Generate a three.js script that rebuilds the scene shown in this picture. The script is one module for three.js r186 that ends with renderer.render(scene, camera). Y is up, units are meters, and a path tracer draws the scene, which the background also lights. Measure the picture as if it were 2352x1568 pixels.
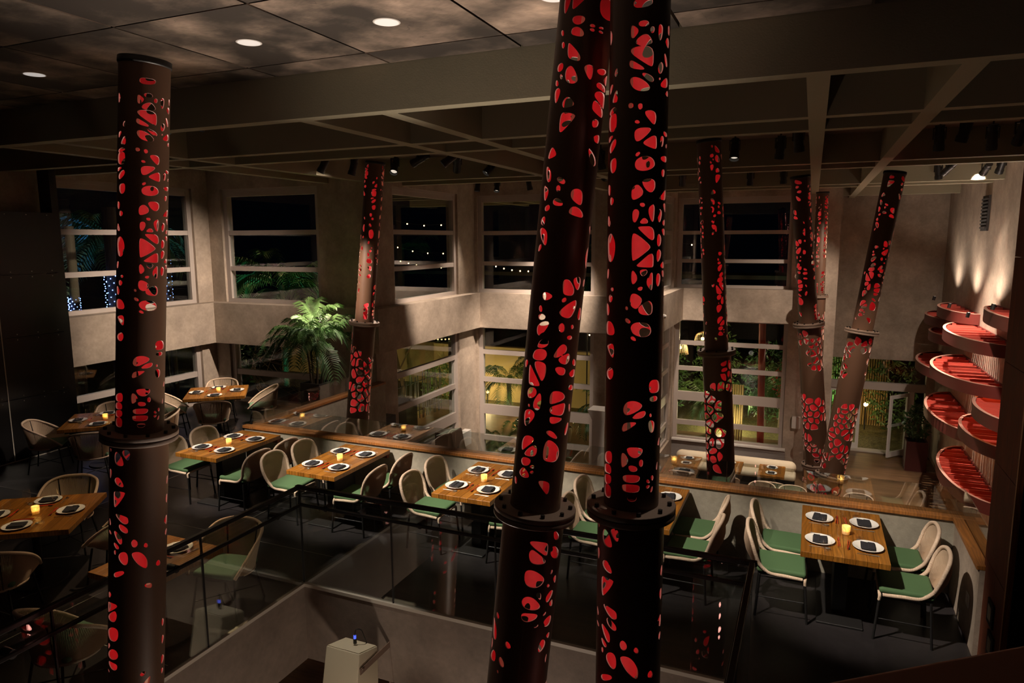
import * as THREE from 'three';
import { mergeGeometries, mergeVertices, toCreasedNormals } from 'three/addons/utils/BufferGeometryUtils.js';
import { RoundedBoxGeometry } from 'three/addons/geometries/RoundedBoxGeometry.js';
import { RectAreaLightUniformsLib } from 'three/addons/lights/RectAreaLightUniformsLib.js';

// ---------------------------------------------------------------- camera, sky, exposure
const scene = new THREE.Scene();
const camera = new THREE.PerspectiveCamera(2 * Math.atan(784 / 1600) * 180 / Math.PI, 2352 / 1568, 0.05, 200);
{
  const pitch = Math.atan(233 / 1600), yaw = Math.atan(694 * Math.cos(pitch) / 1600), roll = 0.0044;
  const hd = new THREE.Vector3(-Math.sin(yaw), 0, -Math.cos(yaw)), rt = new THREE.Vector3(Math.cos(yaw), 0, -Math.sin(yaw)), up = new THREE.Vector3(0, 1, 0);
  const fw = hd.clone().multiplyScalar(Math.cos(pitch)).addScaledVector(up, -Math.sin(pitch));
  const cu = up.clone().multiplyScalar(Math.cos(pitch)).addScaledVector(hd, Math.sin(pitch));
  camera.position.set(0, 3.6, 0);
  camera.up.copy(cu.multiplyScalar(Math.cos(roll)).addScaledVector(rt, Math.sin(roll)));
  camera.lookAt(camera.position.clone().add(fw));
}
scene.background = new THREE.Color().setRGB(0.0003, 0.0004, 0.0008);   // night sky
const renderer = new THREE.WebGLRenderer({ antialias: true });
renderer.toneMapping = THREE.LinearToneMapping;
renderer.toneMappingExposure = 1.0;
renderer.shadowMap.enabled = true;
RectAreaLightUniformsLib.init();

// ---------------------------------------------------------------- helpers
let seed = 7;
function rnd() { seed = (seed + 0x6D2B79F5) | 0; let t = Math.imul(seed ^ (seed >>> 15), 1 | seed); t = (t + Math.imul(t ^ (t >>> 7), 61 | t)) ^ t; return ((t ^ (t >>> 14)) >>> 0) / 4294967296; }
const rr = (a, b) => a + (b - a) * rnd();
const V = (x, y, z) => new THREE.Vector3(x, y, z);
const taken = new Map();
function numbered(n) { const k = taken.get(n) || 0; taken.set(n, k + 1); return k ? n + '_' + String(k).padStart(3, '0') : n; }
function uvBox(g) {                                                   // texture coordinates in metres, by the side a face points to
  const p = g.attributes.position, n = g.attributes.normal, uv = new Float32Array(p.count * 2);
  for (let i = 0; i < p.count; i++) {
    const ax = Math.abs(n.getX(i)), ay = Math.abs(n.getY(i)), az = Math.abs(n.getZ(i));
    if (ay >= ax && ay >= az) { uv[2 * i] = p.getX(i); uv[2 * i + 1] = p.getZ(i); }
    else if (ax >= az) { uv[2 * i] = p.getZ(i); uv[2 * i + 1] = p.getY(i); }
    else { uv[2 * i] = p.getX(i); uv[2 * i + 1] = p.getY(i); }
  }
  g.setAttribute('uv', new THREE.BufferAttribute(uv, 2)); return g;
}
function bx(x0, x1, y0, y1, z0, z1) { const g = new THREE.BoxGeometry(x1 - x0, y1 - y0, z1 - z0); g.translate((x0 + x1) / 2, (y0 + y1) / 2, (z0 + z1) / 2); return uvBox(g); }
function rbx(x0, x1, y0, y1, z0, z1, r = 0.005, s = 2) { const g = new RoundedBoxGeometry(x1 - x0, y1 - y0, z1 - z0, s, r); g.translate((x0 + x1) / 2, (y0 + y1) / 2, (z0 + z1) / 2); return uvBox(g); }
function tube(pts, r, seg = 24, rad = 8, closed = false) { return new THREE.TubeGeometry(new THREE.CatmullRomCurve3(pts.map(p => p.isVector3 ? p : V(...p)), closed, 'centripetal'), seg, r, rad, closed); }
function rod(a, b, r, rad = 8, r2 = r) {
  const A = a.isVector3 ? a : V(...a), B = b.isVector3 ? b : V(...b), d = B.clone().sub(A), g = new THREE.CylinderGeometry(r2, r, d.length(), rad);
  g.applyQuaternion(new THREE.Quaternion().setFromUnitVectors(V(0, 1, 0), d.clone().normalize())); g.translate((A.x + B.x) / 2, (A.y + B.y) / 2, (A.z + B.z) / 2); return g;
}
function lathe(pts, seg = 24) { return new THREE.LatheGeometry(pts.map(p => new THREE.Vector2(p[0], p[1])), seg); }
function merge(gs) {
  if (!Array.isArray(gs)) return gs;
  if (gs.length === 1) return gs[0];
  return mergeGeometries(gs.map(g => { const h = g.index ? g.toNonIndexed() : g.clone(); for (const k of Object.keys(h.attributes)) if (!['position', 'normal', 'uv'].includes(k)) h.deleteAttribute(k); if (!h.attributes.uv) h.setAttribute('uv', new THREE.BufferAttribute(new Float32Array(h.attributes.position.count * 2), 2)); return h; }));
}
function mesh(name, gs, mat) { const m = new THREE.Mesh(merge(gs), mat); m.name = name; m.castShadow = m.receiveShadow = true; return m; }
function part(parent, name, gs, mat, label) { const m = mesh(name, gs, mat); if (label) m.userData.label = label; parent.add(m); return m; }
function thing(name, label, category, pos = [0, 0, 0], turn = 0, group) {
  const o = new THREE.Group(); o.name = numbered(name); o.position.set(...pos); o.rotation.y = turn; o.userData = { label, category }; if (group) o.userData.group = group; scene.add(o); return o;
}
function single(name, gs, mat, label, category, group) { const m = mesh(numbered(name), gs, mat); m.userData = { label, category }; if (group) m.userData.group = group; scene.add(m); return m; }
function struct(name, gs, mat, label, category = 'wall') { const m = mesh(name, gs, mat); m.userData = { kind: 'structure', label, category }; scene.add(m); return m; }
function structGroup(name, label, category) { const o = new THREE.Group(); o.name = name; o.userData = { kind: 'structure', label, category }; scene.add(o); return o; }
function copyOf(root, pos, turn, label, group) { const c = root.clone(); c.name = numbered(root.name.replace(/_\d{3}$/, '')); c.userData = { ...root.userData, label }; if (group) c.userData.group = group; c.position.set(...pos); c.rotation.y = turn; scene.add(c); return c; }
const ord = ['first', 'second', 'third', 'fourth', 'fifth', 'sixth', 'seventh', 'eighth', 'ninth', 'tenth', 'eleventh', 'twelfth', 'thirteenth', 'fourteenth', 'fifteenth', 'sixteenth', 'seventeenth', 'eighteenth'];

// ---------------------------------------------------------------- textures and materials
function lattice(n, s) { let q = s; const a = new Float32Array(n * n); for (let i = 0; i < n * n; i++) { q = (Math.imul(q, 1664525) + 1013904223) | 0; a[i] = (q >>> 8) / 16777216; } return a; }
function noiser(n, s) { const a = lattice(n, s); return (u, v) => { u = ((u % 1) + 1) % 1 * n; v = ((v % 1) + 1) % 1 * n; const i = u | 0, j = v | 0; let f = u - i, g = v - j; f = f * f * (3 - 2 * f); g = g * g * (3 - 2 * g); const i1 = (i + 1) % n, j1 = (j + 1) % n; return (a[j * n + i] * (1 - f) + a[j * n + i1] * f) * (1 - g) + (a[j1 * n + i] * (1 - f) + a[j1 * n + i1] * f) * g; }; }
const n4 = noiser(4, 11), n8 = noiser(8, 23), n16 = noiser(16, 37), n32 = noiser(32, 51), n64 = noiser(64, 77), n128 = noiser(128, 91), n256 = noiser(256, 101);
const fbm = (u, v) => n4(u, v) * .36 + n8(u, v) * .26 + n16(u, v) * .17 + n32(u, v) * .11 + n64(u, v) * .07 + n128(u, v) * .03;
function dtex(w, h, fn, srgb = true, rep = [1, 1]) {
  const d = new Uint8Array(w * h * 4);
  for (let y = 0; y < h; y++) for (let x = 0; x < w; x++) { const c = fn(x / w, y / h), k = (y * w + x) * 4; d[k] = Math.max(0, Math.min(255, c[0])); d[k + 1] = Math.max(0, Math.min(255, c[1])); d[k + 2] = Math.max(0, Math.min(255, c[2])); d[k + 3] = 255; }
  const t = new THREE.DataTexture(d, w, h); t.wrapS = t.wrapT = THREE.RepeatWrapping; t.magFilter = THREE.LinearFilter; t.minFilter = THREE.LinearMipmapLinearFilter; t.generateMipmaps = true; if (srgb) t.colorSpace = THREE.SRGBColorSpace; t.repeat.set(...rep); t.needsUpdate = true; return t;
}
const lin = (r, g, b) => new THREE.Color().setRGB(r, g, b);
const std = (c, rough = .6, o = {}) => new THREE.MeshStandardMaterial({ color: Array.isArray(c) ? lin(...c) : c, roughness: rough, metalness: 0, side: THREE.DoubleSide, ...o });
const mix = (a, b, t) => a.map((v, i) => v + (b[i] - v) * t);
const plasterTex = dtex(512, 512, (u, v) => { const f = fbm(u, v), g = n64(u, v) * .5 + n256(u, v) * .5; const k = .74 + .42 * f + .07 * (g - .5); return [186 * k, 177 * k, 165 * k]; }, true, [.45, .45]);
const plasterBump = dtex(256, 256, (u, v) => { const f = 255 * (fbm(u, v) * .6 + n128(u, v) * .4); return [f, f, f]; }, false, [1.1, 1.1]);
const ceilTex = dtex(1024, 1024, (u, v) => {                              // stained timber-cement board: cloudy stains and a fine brushed grain
  const w = fbm(u + .04 * n8(u, v), v * 1.0 + .06 * n4(u, v)), c = n8(u * 1, v) * .5 + n16(u, v) * .5, fine = n256(u * .5, v * 2) * .5 + n128(u, v * 2) * .5;
  let k = .46 + 1.9 * (w - .42) + .5 * (c - .5); const crack = Math.abs(n32(u, v) - .5) < .006 ? -.12 : 0; k += .14 * (fine - .5) + crack; k = Math.max(.28, k);
  return [150 * k + 10, 131 * k + 8, 116 * k + 6];
}, true, [.3, .3]);
const woodTex = dtex(512, 512, (u, v) => {                                // straight grain runs along v
  const w = n16(u, v * .25) * .12, g = n64(u + w * .2, v * .12) * .5 + n256(u + w * .1, v * .1) * .5, r = Math.sin((u * 22 + n8(u, v * .5) * 2.6) * 6.283) * .5 + .5; const k = .7 + .22 * g + .16 * r + .14 * n8(u, v);
  return [214 * k, 150 * k, 84 * k];
}, true, [1.4, .7]);
const clayGrain = dtex(256, 256, (u, v) => { const f = 255 * (n128(u, v) * .5 + n256(u, v) * .5); return [f, f, f]; }, false, [6, 6]);
const concreteTex = dtex(512, 512, (u, v) => { const f = fbm(u, v), g = n128(u, v); const k = .62 + .6 * f + .1 * (g - .5); return [74 * k, 70 * k, 72 * k]; }, true, [.3, .3]);
const concreteRough = dtex(256, 256, (u, v) => { const f = 120 + 110 * fbm(u, v); return [f, f, f]; }, false, [.35, .35]);
const plankTex = dtex(512, 512, (u, v) => { const f = n16(u * .25, v) * .5 + n64(u * .12, v) * .5, c = fbm(u, v); const k = .6 + .35 * f + .35 * c; return [132 * k, 106 * k, 82 * k]; }, true, [.35, .8]);
const lawnTex = dtex(256, 256, (u, v) => { const f = n64(u, v) * .6 + n128(u, v) * .4, k = .5 + .8 * f; return [118 * k, 108 * k, 62 * k]; }, true, [.5, .5]);
const weaveBump = dtex(128, 128, (u, v) => { const a = Math.abs(Math.sin(u * 16 * Math.PI)), b = Math.abs(Math.sin(v * 32 * Math.PI)); const f = 60 + 190 * (.6 * a + .4 * b * a); return [f, f, f]; }, false, [6, 6]);
const fabricBump = dtex(128, 128, (u, v) => { const f = 128 + 60 * Math.sin(u * 64 * 6.283) * Math.sin(v * 64 * 6.283) + 40 * (n128(u, v) - .5); return [f, f, f]; }, false, [5, 5]);
const speck = dtex(256, 256, (u, v) => { const s = n128(u, v) > .86 ? 26 : 0, f = n8(u, v) * 16 + s; return [206 + f, 206 + f, 206 + f]; }, true, [5, 5]);
const M = {
  plaster: std([1, 1, 1], .82, { map: plasterTex, color: lin(.88, .78, .715), bumpMap: plasterBump, bumpScale: .002 }),
  plasterGrey: std([1, 1, 1], .82, { map: plasterTex, color: lin(.80, .80, .74), bumpMap: plasterBump, bumpScale: .002 }),
  fascia: std([1, 1, 1], .7, { map: plasterTex, color: lin(.50, .44, .41), bumpMap: plasterBump, bumpScale: .001 }),
  beam: std([.295, .262, .178], .75, { bumpMap: plasterBump, bumpScale: .001 }),
  soffitDark: std([.05, .046, .045], .8),
  ceil: std([1, 1, 1], .7, { map: ceilTex }),
  ceil2: std([1, 1, 1], .7, { map: (() => { const t = ceilTex.clone(); t.offset.set(.37, .61); t.rotation = .2; return t; })() }),
  ceil3: std([1, 1, 1], .7, { map: (() => { const t = ceilTex.clone(); t.offset.set(.71, .18); t.rotation = -.15; return t; })() }),
  joint: std([.006, .006, .006], .9),
  frame: std([.42, .355, .315], .55),
  floorDark: std([1, 1, 1], .5, { map: concreteTex, color: lin(.42, .40, .40), roughnessMap: concreteRough, roughness: .5 }),
  floorLower: std([1, 1, 1], .5, { map: plankTex, color: lin(.8, .72, .62), roughness: .42 }),
  tableWood: [0, 1, 2, 3].map(i => std([1, 1, 1], .38, { map: (() => { const t = woodTex.clone(); t.offset.set(i * .27, i * .41); return t; })(), color: lin(...[[.40, .34, .15], [.33, .27, .11], [.46, .40, .19], [.37, .31, .13]][i]) })),
  railWood: std([1, 1, 1], .45, { map: woodTex, color: lin(.52, .44, .36) }),
  postWood: std([1, 1, 1], .8, { map: woodTex, color: lin(.20, .085, .05) }),
  tan: std([.70, .52, .385], .6, { bumpMap: weaveBump, bumpScale: .002 }),
  rope: std([.53, .385, .27], .75),
  green: std([.056, .118, .045], .85, { bumpMap: fabricBump, bumpScale: .001 }),
  paleGreen: std([.105, .185, .105], .85, { bumpMap: fabricBump, bumpScale: .001 }),
  black: std([.012, .011, .011], .45),
  blackGloss: std([.010, .009, .009], .28, { metalness: .2 }),
  steel: std([.55, .53, .50], .3, { metalness: .9 }),
  pipe: std([.115, .058, .034], .42, { bumpMap: clayGrain, bumpScale: .0004 }),
  liner: std([1, 1, 1], .55, { map: speck, color: lin(.76, .030, .052) }),
  cut: std([.72, .58, .54], .5),
  flange: std([.20, .135, .10], .5, { bumpMap: clayGrain, bumpScale: .0006 }),
  bolt: std([.035, .028, .024], .4, { metalness: .4 }),
  plate: std([.78, .74, .68], .22),
  napkin: std([.014, .013, .017], .85, { bumpMap: fabricBump, bumpScale: .0006 }),
  red: std([.55, .035, .012], .35),
  glass: new THREE.MeshPhysicalMaterial({ color: lin(1, 1, 1), roughness: 0, metalness: 0, transmission: 1, thickness: 0, ior: 1.5, side: THREE.DoubleSide }),
  pane: new THREE.MeshPhysicalMaterial({ color: lin(.93, .97, .96), roughness: 0, metalness: 0, transmission: 1, thickness: 0, ior: 1.52, side: THREE.DoubleSide }),
  railGlass: new THREE.MeshPhysicalMaterial({ color: lin(.90, .93, .92), roughness: 0, metalness: 0, transmission: 1, thickness: 0, ior: 2.2, side: THREE.DoubleSide }),
  trim: std([.50, .46, .39], .5),
  frost: new THREE.MeshPhysicalMaterial({ color: lin(.95, .78, .45), roughness: .6, transmission: .55, thickness: 0, side: THREE.DoubleSide }),
  wax: std([.9, .72, .4], .6, { emissive: lin(1, .46, .06), emissiveIntensity: .32 }),
  flame: std([1, .8, .3], 1, { emissive: lin(1, .62, .16), emissiveIntensity: 5 }),
  lens: std([.8, .76, .7], .3, { emissive: lin(1, .88, .72), emissiveIntensity: .75 }),
  down: std([.75, .7, .66], .4, { emissive: lin(1, .93, .86), emissiveIntensity: .42 }),
  led: std([1, .7, .5], .6, { emissive: lin(1, .16, .10), emissiveIntensity: .12 }),
  ledRim: std([1, .5, .2], .6, { emissive: lin(1, .34, .10), emissiveIntensity: 9 }),
  discRed: std([.62, .092, .066], .42),
  discRim: std([.13, .024, .019], .45),
  discEdge: std([.62, .33, .26], .5),
  leaf: [0, 1, 2].map(i => new THREE.MeshPhysicalMaterial({ color: lin(...[[.10, .22, .06], [.15, .27, .08], [.06, .15, .05]][i]), roughness: .42, transmission: .12, thickness: 0, side: THREE.DoubleSide })),
  bark: std([.16, .115, .075], .9, { bumpMap: plasterBump, bumpScale: .01 }),
  cane: std([.42, .28, .10], .6),
  wicker: std([.44, .31, .17], .8),
  soil: std([.05, .038, .028], .95),
  lawn: std([1, 1, 1], .95, { map: lawnTex }),
  sand: std([.62, .47, .23], .9, { bumpMap: plasterBump, bumpScale: .01 }),
  yellowWall: std([.64, .50, .24], .85, { bumpMap: plasterBump, bumpScale: .006 }),
  redPost: std([.33, .035, .02], .5),
  redFlower: std([.70, .03, .05], .7),
  pot: std([.10, .19, .19], .5),
  darkPot: std([.035, .034, .036], .5),
  guardCap: std([.42, .19, .13], .4),
  maroon: std([.075, .016, .014], .55),
  bulb: std([1, .8, .5], 1, { emissive: lin(1, .56, .24), emissiveIntensity: 14 }),
  blueBulb: std([.3, .4, 1], 1, { emissive: lin(.16, .30, 1), emissiveIntensity: 12 }),
  speaker: std([.56, .50, .36], .6),
  speakerTop: std([.52, .58, .46], .5),
  white: std([.62, .58, .54], .5),
  metalCorr: std([.30, .265, .25], .45),
  cushion: std([.60, .50, .36], .8, { bumpMap: fabricBump, bumpScale: .001 }),
  blueLamp: std([.1, .15, .9], .5, { emissive: lin(.08, .14, 1), emissiveIntensity: 1.2 }),
  slate: std([.07, .09, .11], .5),
};
// ---------------------------------------------------------------- the setting
const YL = -2.7;                                                          // lower floor; the dining deck is at 0, the ceiling at 5.15
{
  const f = structGroup('floor', 'dark polished concrete floor of the dining deck', 'floor');
  part(f, 'slab', [bx(-12.9, -4.77, -.80, 0, -7.9, 2), bx(-4.77, -.30, -.80, 0, -7.9, -5.5), bx(-.30, 3.6, -.80, 0, -6.7, 2), bx(-.30, 1.45, -.80, 0, -7.9, -6.7), bx(-12.9, -7.85, -.80, 0, -12.1, -7.9)], M.floorDark);
  // score lines of the concrete bays
  const s = [];
  for (const z of [-6.15, -3.9]) s.push(bx(-12.4, -4.9, 0, .0015, z - .004, z + .004));
  for (const x of [-8.9, -6.6]) s.push(bx(x - .004, x + .004, 0, .0015, -7.9, 1.5));
  part(f, 'score_line', s, M.trim);
  // the plastered edge of the stairwell and its pale edge trim
  const e = structGroup('wall_stairwell', 'taupe plastered fascia around the stairwell opening', 'wall');
  part(e, 'far_fascia', bx(-4.77, -.30, -.82, -.005, -5.5, -5.47), M.fascia);
  part(e, 'side_fascia', bx(-4.77, -4.74, -.82, -.005, -5.47, 1.2), M.fascia);
  part(e, 'edge_trim', [bx(-4.79, -.30, 0, .035, -5.5, -5.462), bx(-4.77, -4.732, 0, .035, -5.462, 1.2)], M.trim, 'pale metal edge strip');
  struct('floor_lower', bx(-12.9, 3.7, YL - .3, YL, -22.9, 3), M.floorLower, 'brown plank-look tile floor of the lower level', 'floor');
  struct('wall_under_deck', [bx(-12.9, -12.6, YL, -.8, -11.9, 3), bx(3.4, 3.6, YL, 5.3, -22.9, -6.7), bx(1.9, 3.6, -.8, 5.3, -6.9, -6.7)], M.plaster, 'taupe plastered wall on the right side of the hall', 'wall');
}
// half walls with timber cap and glass above
{
  const w = structGroup('wall_parapet', 'low plastered wall with a timber cap along the dining deck', 'wall');
  part(w, 'long_wall', bx(-7.85, 1.62, -.8, .78, -8.06, -7.9), M.plasterGrey);
  part(w, 'left_wall', bx(-7.85, -7.69, -.8, .78, -11.5, -8.06), M.plasterGrey);
  part(w, 'right_wall', bx(1.46, 1.62, -.8, .78, -7.9, -6.75), M.plaster);
  const cap = (n, x0, x1, z0, z1) => part(w, n, rbx(x0, x1, .78, .822, z0, z1, .006), M.railWood, 'timber cap board');
  cap('cap_board', -7.87, 1.64, -7.975, -7.875); cap('cap_board', -7.78, 1.55, -8.085, -7.985);
  cap('cap_board', -7.87, -7.775, -11.5, -8.09); cap('cap_board', -7.765, -7.67, -11.5, -8.09);
  cap('cap_board', 1.435, 1.53, -7.87, -6.75); cap('cap_board', 1.54, 1.64, -7.87, -6.75);
  const xs = [-7.74, -6.57, -5.41, -4.25, -3.09, -1.93, -.77, .39, 1.535];
  for (let i = 0; i < xs.length - 1; i++) part(w, 'glass_pane', bx(xs[i] + .004, xs[i + 1] - .004, .80, 1.10, -7.984, -7.976), M.railGlass);
  const zs = [-8.0, -9.17, -10.33, -11.48];
  for (let i = 0; i < zs.length - 1; i++) part(w, 'glass_pane', bx(-7.774, -7.766, .80, 1.10, zs[i + 1] + .004, zs[i] - .004), M.railGlass);
  part(w, 'glass_pane', bx(1.531, 1.539, .80, 1.10, -7.97, -6.78), M.railGlass);
}
// ceilings: flat panels in front, coffers of beams behind
{
  const c = structGroup('ceiling', 'stained timber-cement ceiling panels with dark joints', 'ceiling');
  part(c, 'slab', bx(-13.2, 3.8, 5.19, 5.4, -23.2, 3), M.joint);
  const xs = [-13.0]; for (let x = -11.13; x < 3.4; x += 1.268) xs.push(x); xs.push(3.7);
  const zs = [2.8, 1.53, .2, -1.13, -2.46, -3.79, -5.13, -5.5];
  for (let i = 0; i < xs.length - 1; i++) for (let j = 0; j < zs.length - 1; j++) {
    const g = .011; part(c, 'panel', bx(xs[i] + g, xs[i + 1] - g, 5.15, 5.19, zs[j + 1] + g * .8, zs[j] - g * .8), [M.ceil, M.ceil2, M.ceil3][(i * 2 + j) % 3]);
  }
  part(c, 'coffer_board', bx(-13.2, 3.7, 5.17, 5.19, -23, -5.66), M.fascia);
  const k = structGroup('ceiling_beams', 'olive plastered grid of ceiling beams', 'ceiling');
  const bz = [[-5.66, -5.5], [-7.60, -7.45], [-8.48, -8.33], [-12.17, -12.0], [-13.13, -12.96], [-16.9, -16.73], [-17.85, -17.68], [-21.5, -21.3]];
  for (const [a, b] of bz) part(k, 'beam', bx(-13.0, 3.4, 4.75, 5.18, a, b), M.beam);
  const axs = [[-9.24, -9.08], [-8.30, -8.14], [-4.67, -4.51], [-3.72, -3.56], [-.11, .05], [.85, 1.01]];
  const zr = [[-7.45, -5.66], [-8.33, -7.60], [-12.0, -8.48], [-12.96, -12.17], [-16.73, -13.13], [-17.68, -16.9], [-21.3, -17.85], [-22.7, -21.5]];
  for (const [a, b] of axs) for (const [z0, z1] of zr) part(k, 'beam', bx(a, b, 4.75, 5.18, z0, z1), M.beam);
}
// stepped glass front. A wall is a set of plaster pieces round its openings; each opening is a window with frame bars and panes.
const barsUp = [[4.56, 4.66], [3.73, 3.83], [2.95, 3.05]], barsLow = [[.62, .74], [-.12, 0], [-1.0, -.74], [-1.72, -1.58]];
let nWin = 0;
function winGroup(label) { nWin++; return structGroup('window_' + nWin, label, 'window'); }
// axis 'z': plane at z = p, a..b along x; axis 'x': plane at x = p, a..b along z
function glazing(axis, p, a, b, y0, y1, bars, label) {
  const B = (n, u0, u1, v0, v1, d0, d1, m, lab) => part(W, n, axis === 'z' ? bx(u0, u1, v0, v1, p + d0, p + d1) : bx(p + d0, p + d1, v0, v1, u0, u1), m, lab);
  const W = winGroup(label), t = .11;
  B('frame_jamb', a, a + t, y0, y1, -.06, .06, M.frame); B('frame_jamb', b - t, b, y0, y1, -.06, .06, M.frame);
  B('frame_sill', a + t, b - t, y0, y0 + .08, -.06, .06, M.frame); B('frame_head', a + t, b - t, y1 - .06, y1, -.06, .06, M.frame);
  const cuts = [y0 + .08, ...bars.filter(q => q[0] > y0 + .1 && q[1] < y1).sort((q, r) => q[0] - r[0]).flat(), y1 - .06];
  for (const q of bars) if (q[0] > y0 + .1 && q[1] < y1) B('mullion', a + t, b - t, q[0], q[1], -.05, .05, M.frame);
  for (let i = 0; i < cuts.length; i += 2) if (cuts[i + 1] - cuts[i] > .03) B('pane', a + t, b - t, cuts[i], cuts[i + 1], -.004, .004, M.pane);
  return W;
}
function wallRun(name, axis, p, a, b, wa, wb, lowY, label, side) {        // wall from a to b, window from wa to wb, in plane p; band projects to the room side
  const w = structGroup(name, label, 'wall'), th = .3, s = side;          // room lies on side * + of plane
  const B = (n, u0, u1, v0, v1, d0, d1, m = M.plaster) => { const lo = Math.min(d0 * s, d1 * s), hi = Math.max(d0 * s, d1 * s); return part(w, n, axis === 'z' ? bx(u0, u1, v0, v1, p + lo, p + hi) : bx(p + lo, p + hi, v0, v1, u0, u1), m); };
  B('pier', a, wa, YL, 5.18, -th, .02); B('pier', wb, b, YL, 5.18, -th, .02);
  B('head', wa, wb, 4.72, 5.18, -th, .02);
  B('spandrel', wa, wb, 1.37, 2.26, -th, .02);
  if (lowY > YL) B('sill_wall', wa, wb, YL, lowY, -th, .02);
  glazing(axis, p - s * .10, wa, wb, 2.26, 4.72, barsUp, 'upper window of the ' + label.replace(/^plastered /, ''));
  glazing(axis, p - s * .10, wa, wb, lowY, 1.37, barsLow, 'lower window of the ' + label.replace(/^plastered /, ''));
  return B;
}
// W1: x = -12.4, room at +x.  W2: z = -11.8.  W3: x = -8.1.  W4: z = -16.4.  W5: x = -3.55.  W6: z = -20.  W7: z = -22.7
wallRun('wall_left', 'x', -12.4, -11.8, 2.5, -11.36, -8.2, .0, 'plastered left window wall', 1);
wallRun('wall_corner', 'z', -11.8, -12.4, -8.1, -12.0, -9.38, .0, 'plastered window wall behind the palm', 1);
wallRun('wall_step', 'x', -8.1, -16.4, -11.8, -15.46, -12.55, -1.25, 'plastered side wall between palm and centre', 1);
wallRun('wall_centre', 'z', -16.4, -8.1, -3.55, -8.0, -4.84, -2.15, 'plastered centre window wall behind the twin pipes', 1);
wallRun('wall_step_right', 'x', -3.55, -20.0, -16.4, -19.7, -17.2, -2.15, 'plastered side wall right of the twin pipes', 1);
wallRun('wall_back', 'z', -20.0, -3.55, .33, -3.5, -.5, -2.15, 'plastered back window wall above the banquette', 1);
{
  // projecting band between the storeys: one plaster box per run, mitred by abutting
  const b = structGroup('trim_1', 'broad plaster band projecting between lower and upper windows', 'trim');
  const Y0 = 1.37, Y1 = 2.26;
  part(b, 'band', bx(-12.4, -12.1, Y0, Y1, -11.5, 2), M.plaster);
  part(b, 'band', bx(-12.4, -7.80, Y0, Y1, -11.8, -11.5), M.plaster);
  part(b, 'band', bx(-8.1, -7.80, Y0, Y1, -16.1, -11.8), M.plaster);
  part(b, 'band', bx(-8.1, -3.25, Y0, Y1, -16.4, -16.1), M.plaster);
  part(b, 'band', bx(-3.55, -3.25, Y0, Y1, -19.7, -16.4), M.plaster);
  part(b, 'band', bx(-3.55, .33, Y0, Y1, -20.0, -19.7), M.plaster);
  // pale sill bands below the lower windows of the lower level
  part(b, 'sill_band', bx(-8.1, -7.9, -1.62, -1.25, -15.7, -11.9), M.white);
  // corrugated metal wainscot below the back windows
  const wv = []; for (let i = 0; i < 18; i++) wv.push(bx(-3.5, -.42, -2.68 + i * .03, -2.662 + i * .03, -19.98, -19.93)); wv.push(bx(-3.5, -.42, YL, -2.15, -19.99, -19.95));
  part(b, 'corrugated_panel', wv, M.metalCorr, 'corrugated metal wainscot');
  part(b, 'sill_board', rbx(-3.5, -.42, -2.16, -2.1, -19.99, -19.86, .01), M.white);
}
// right end wall: solid above, glazed doors below
{
  const w = structGroup('wall_end', 'plastered end wall above the garden doors', 'wall');
  part(w, 'upper_wall', bx(.63, 3.6, .10, 5.18, -23.0, -22.7), M.plaster);
  part(w, 'return_wall', bx(.33, .63, YL, 5.18, -22.9, -19.98), M.plaster);
  part(w, 'side_pier', bx(3.2, 3.42, YL, .10, -23.0, -22.7), M.plaster);
  part(w, 'transom_bar', bx(.63, 3.2, -.82, -.60, -22.9, -22.72), M.frame);
  part(w, 'transom_pane', bx(.63, 3.2, -.60, .10, -22.82, -22.81), M.pane);
  part(w, 'threshold', bx(.63, 3.2, YL, YL + .04, -22.9, -22.6), M.trim);
  const d = structGroup('door_1', 'pale framed glass door standing open beside the planter', 'door');
  const leaf = (x0, x1, z, n) => { part(d, n, [bx(x0, x0 + .09, YL + .04, -.82, z - .03, z + .03), bx(x1 - .09, x1, YL + .04, -.82, z - .03, z + .03), bx(x0 + .09, x1 - .09, YL + .04, YL + .2, z - .03, z + .03), bx(x0 + .09, x1 - .09, -.92, -.82, z - .03, z + .03)], M.white); part(d, 'pane', bx(x0 + .09, x1 - .09, YL + .2, -.92, z - .004, z + .004), M.pane); };
  leaf(.66, 1.55, -22.8, 'fixed_leaf');
  // the leaf that stands open, turned into the room
  const o = new THREE.Group(); o.name = 'open_leaf'; o.position.set(2.78, 0, -22.7); o.rotation.y = -2.25; d.add(o);
  part(o, 'leaf_frame', [bx(0, .09, YL + .05, -.84, -.025, .025), bx(.75, .84, YL + .05, -.84, -.025, .025), bx(.09, .75, YL + .05, YL + .2, -.025, .025), bx(.09, .75, -.94, -.84, -.025, .025)], M.white);
  part(o, 'leaf_pane', bx(.09, .75, YL + .2, -.94, -.004, .004), M.pane);
  part(o, 'push_bar', bx(.02, .82, -1.78, -1.70, .03, .06), M.white);
  part(d, 'door_post', bx(2.78, 2.92, YL + .04, -.82, -22.85, -22.7), M.white);
  struct('vent_grille', [bx(3.36, 3.4, 3.75, 4.5, -18.35, -17.75), ...Array.from({ length: 9 }, (_, i) => bx(3.33, 3.37, 3.80 + i * .075, 3.84 + i * .075, -18.3, -17.8))], M.soffitDark, 'dark air vent grille high on the right wall', 'vent');
}
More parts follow.
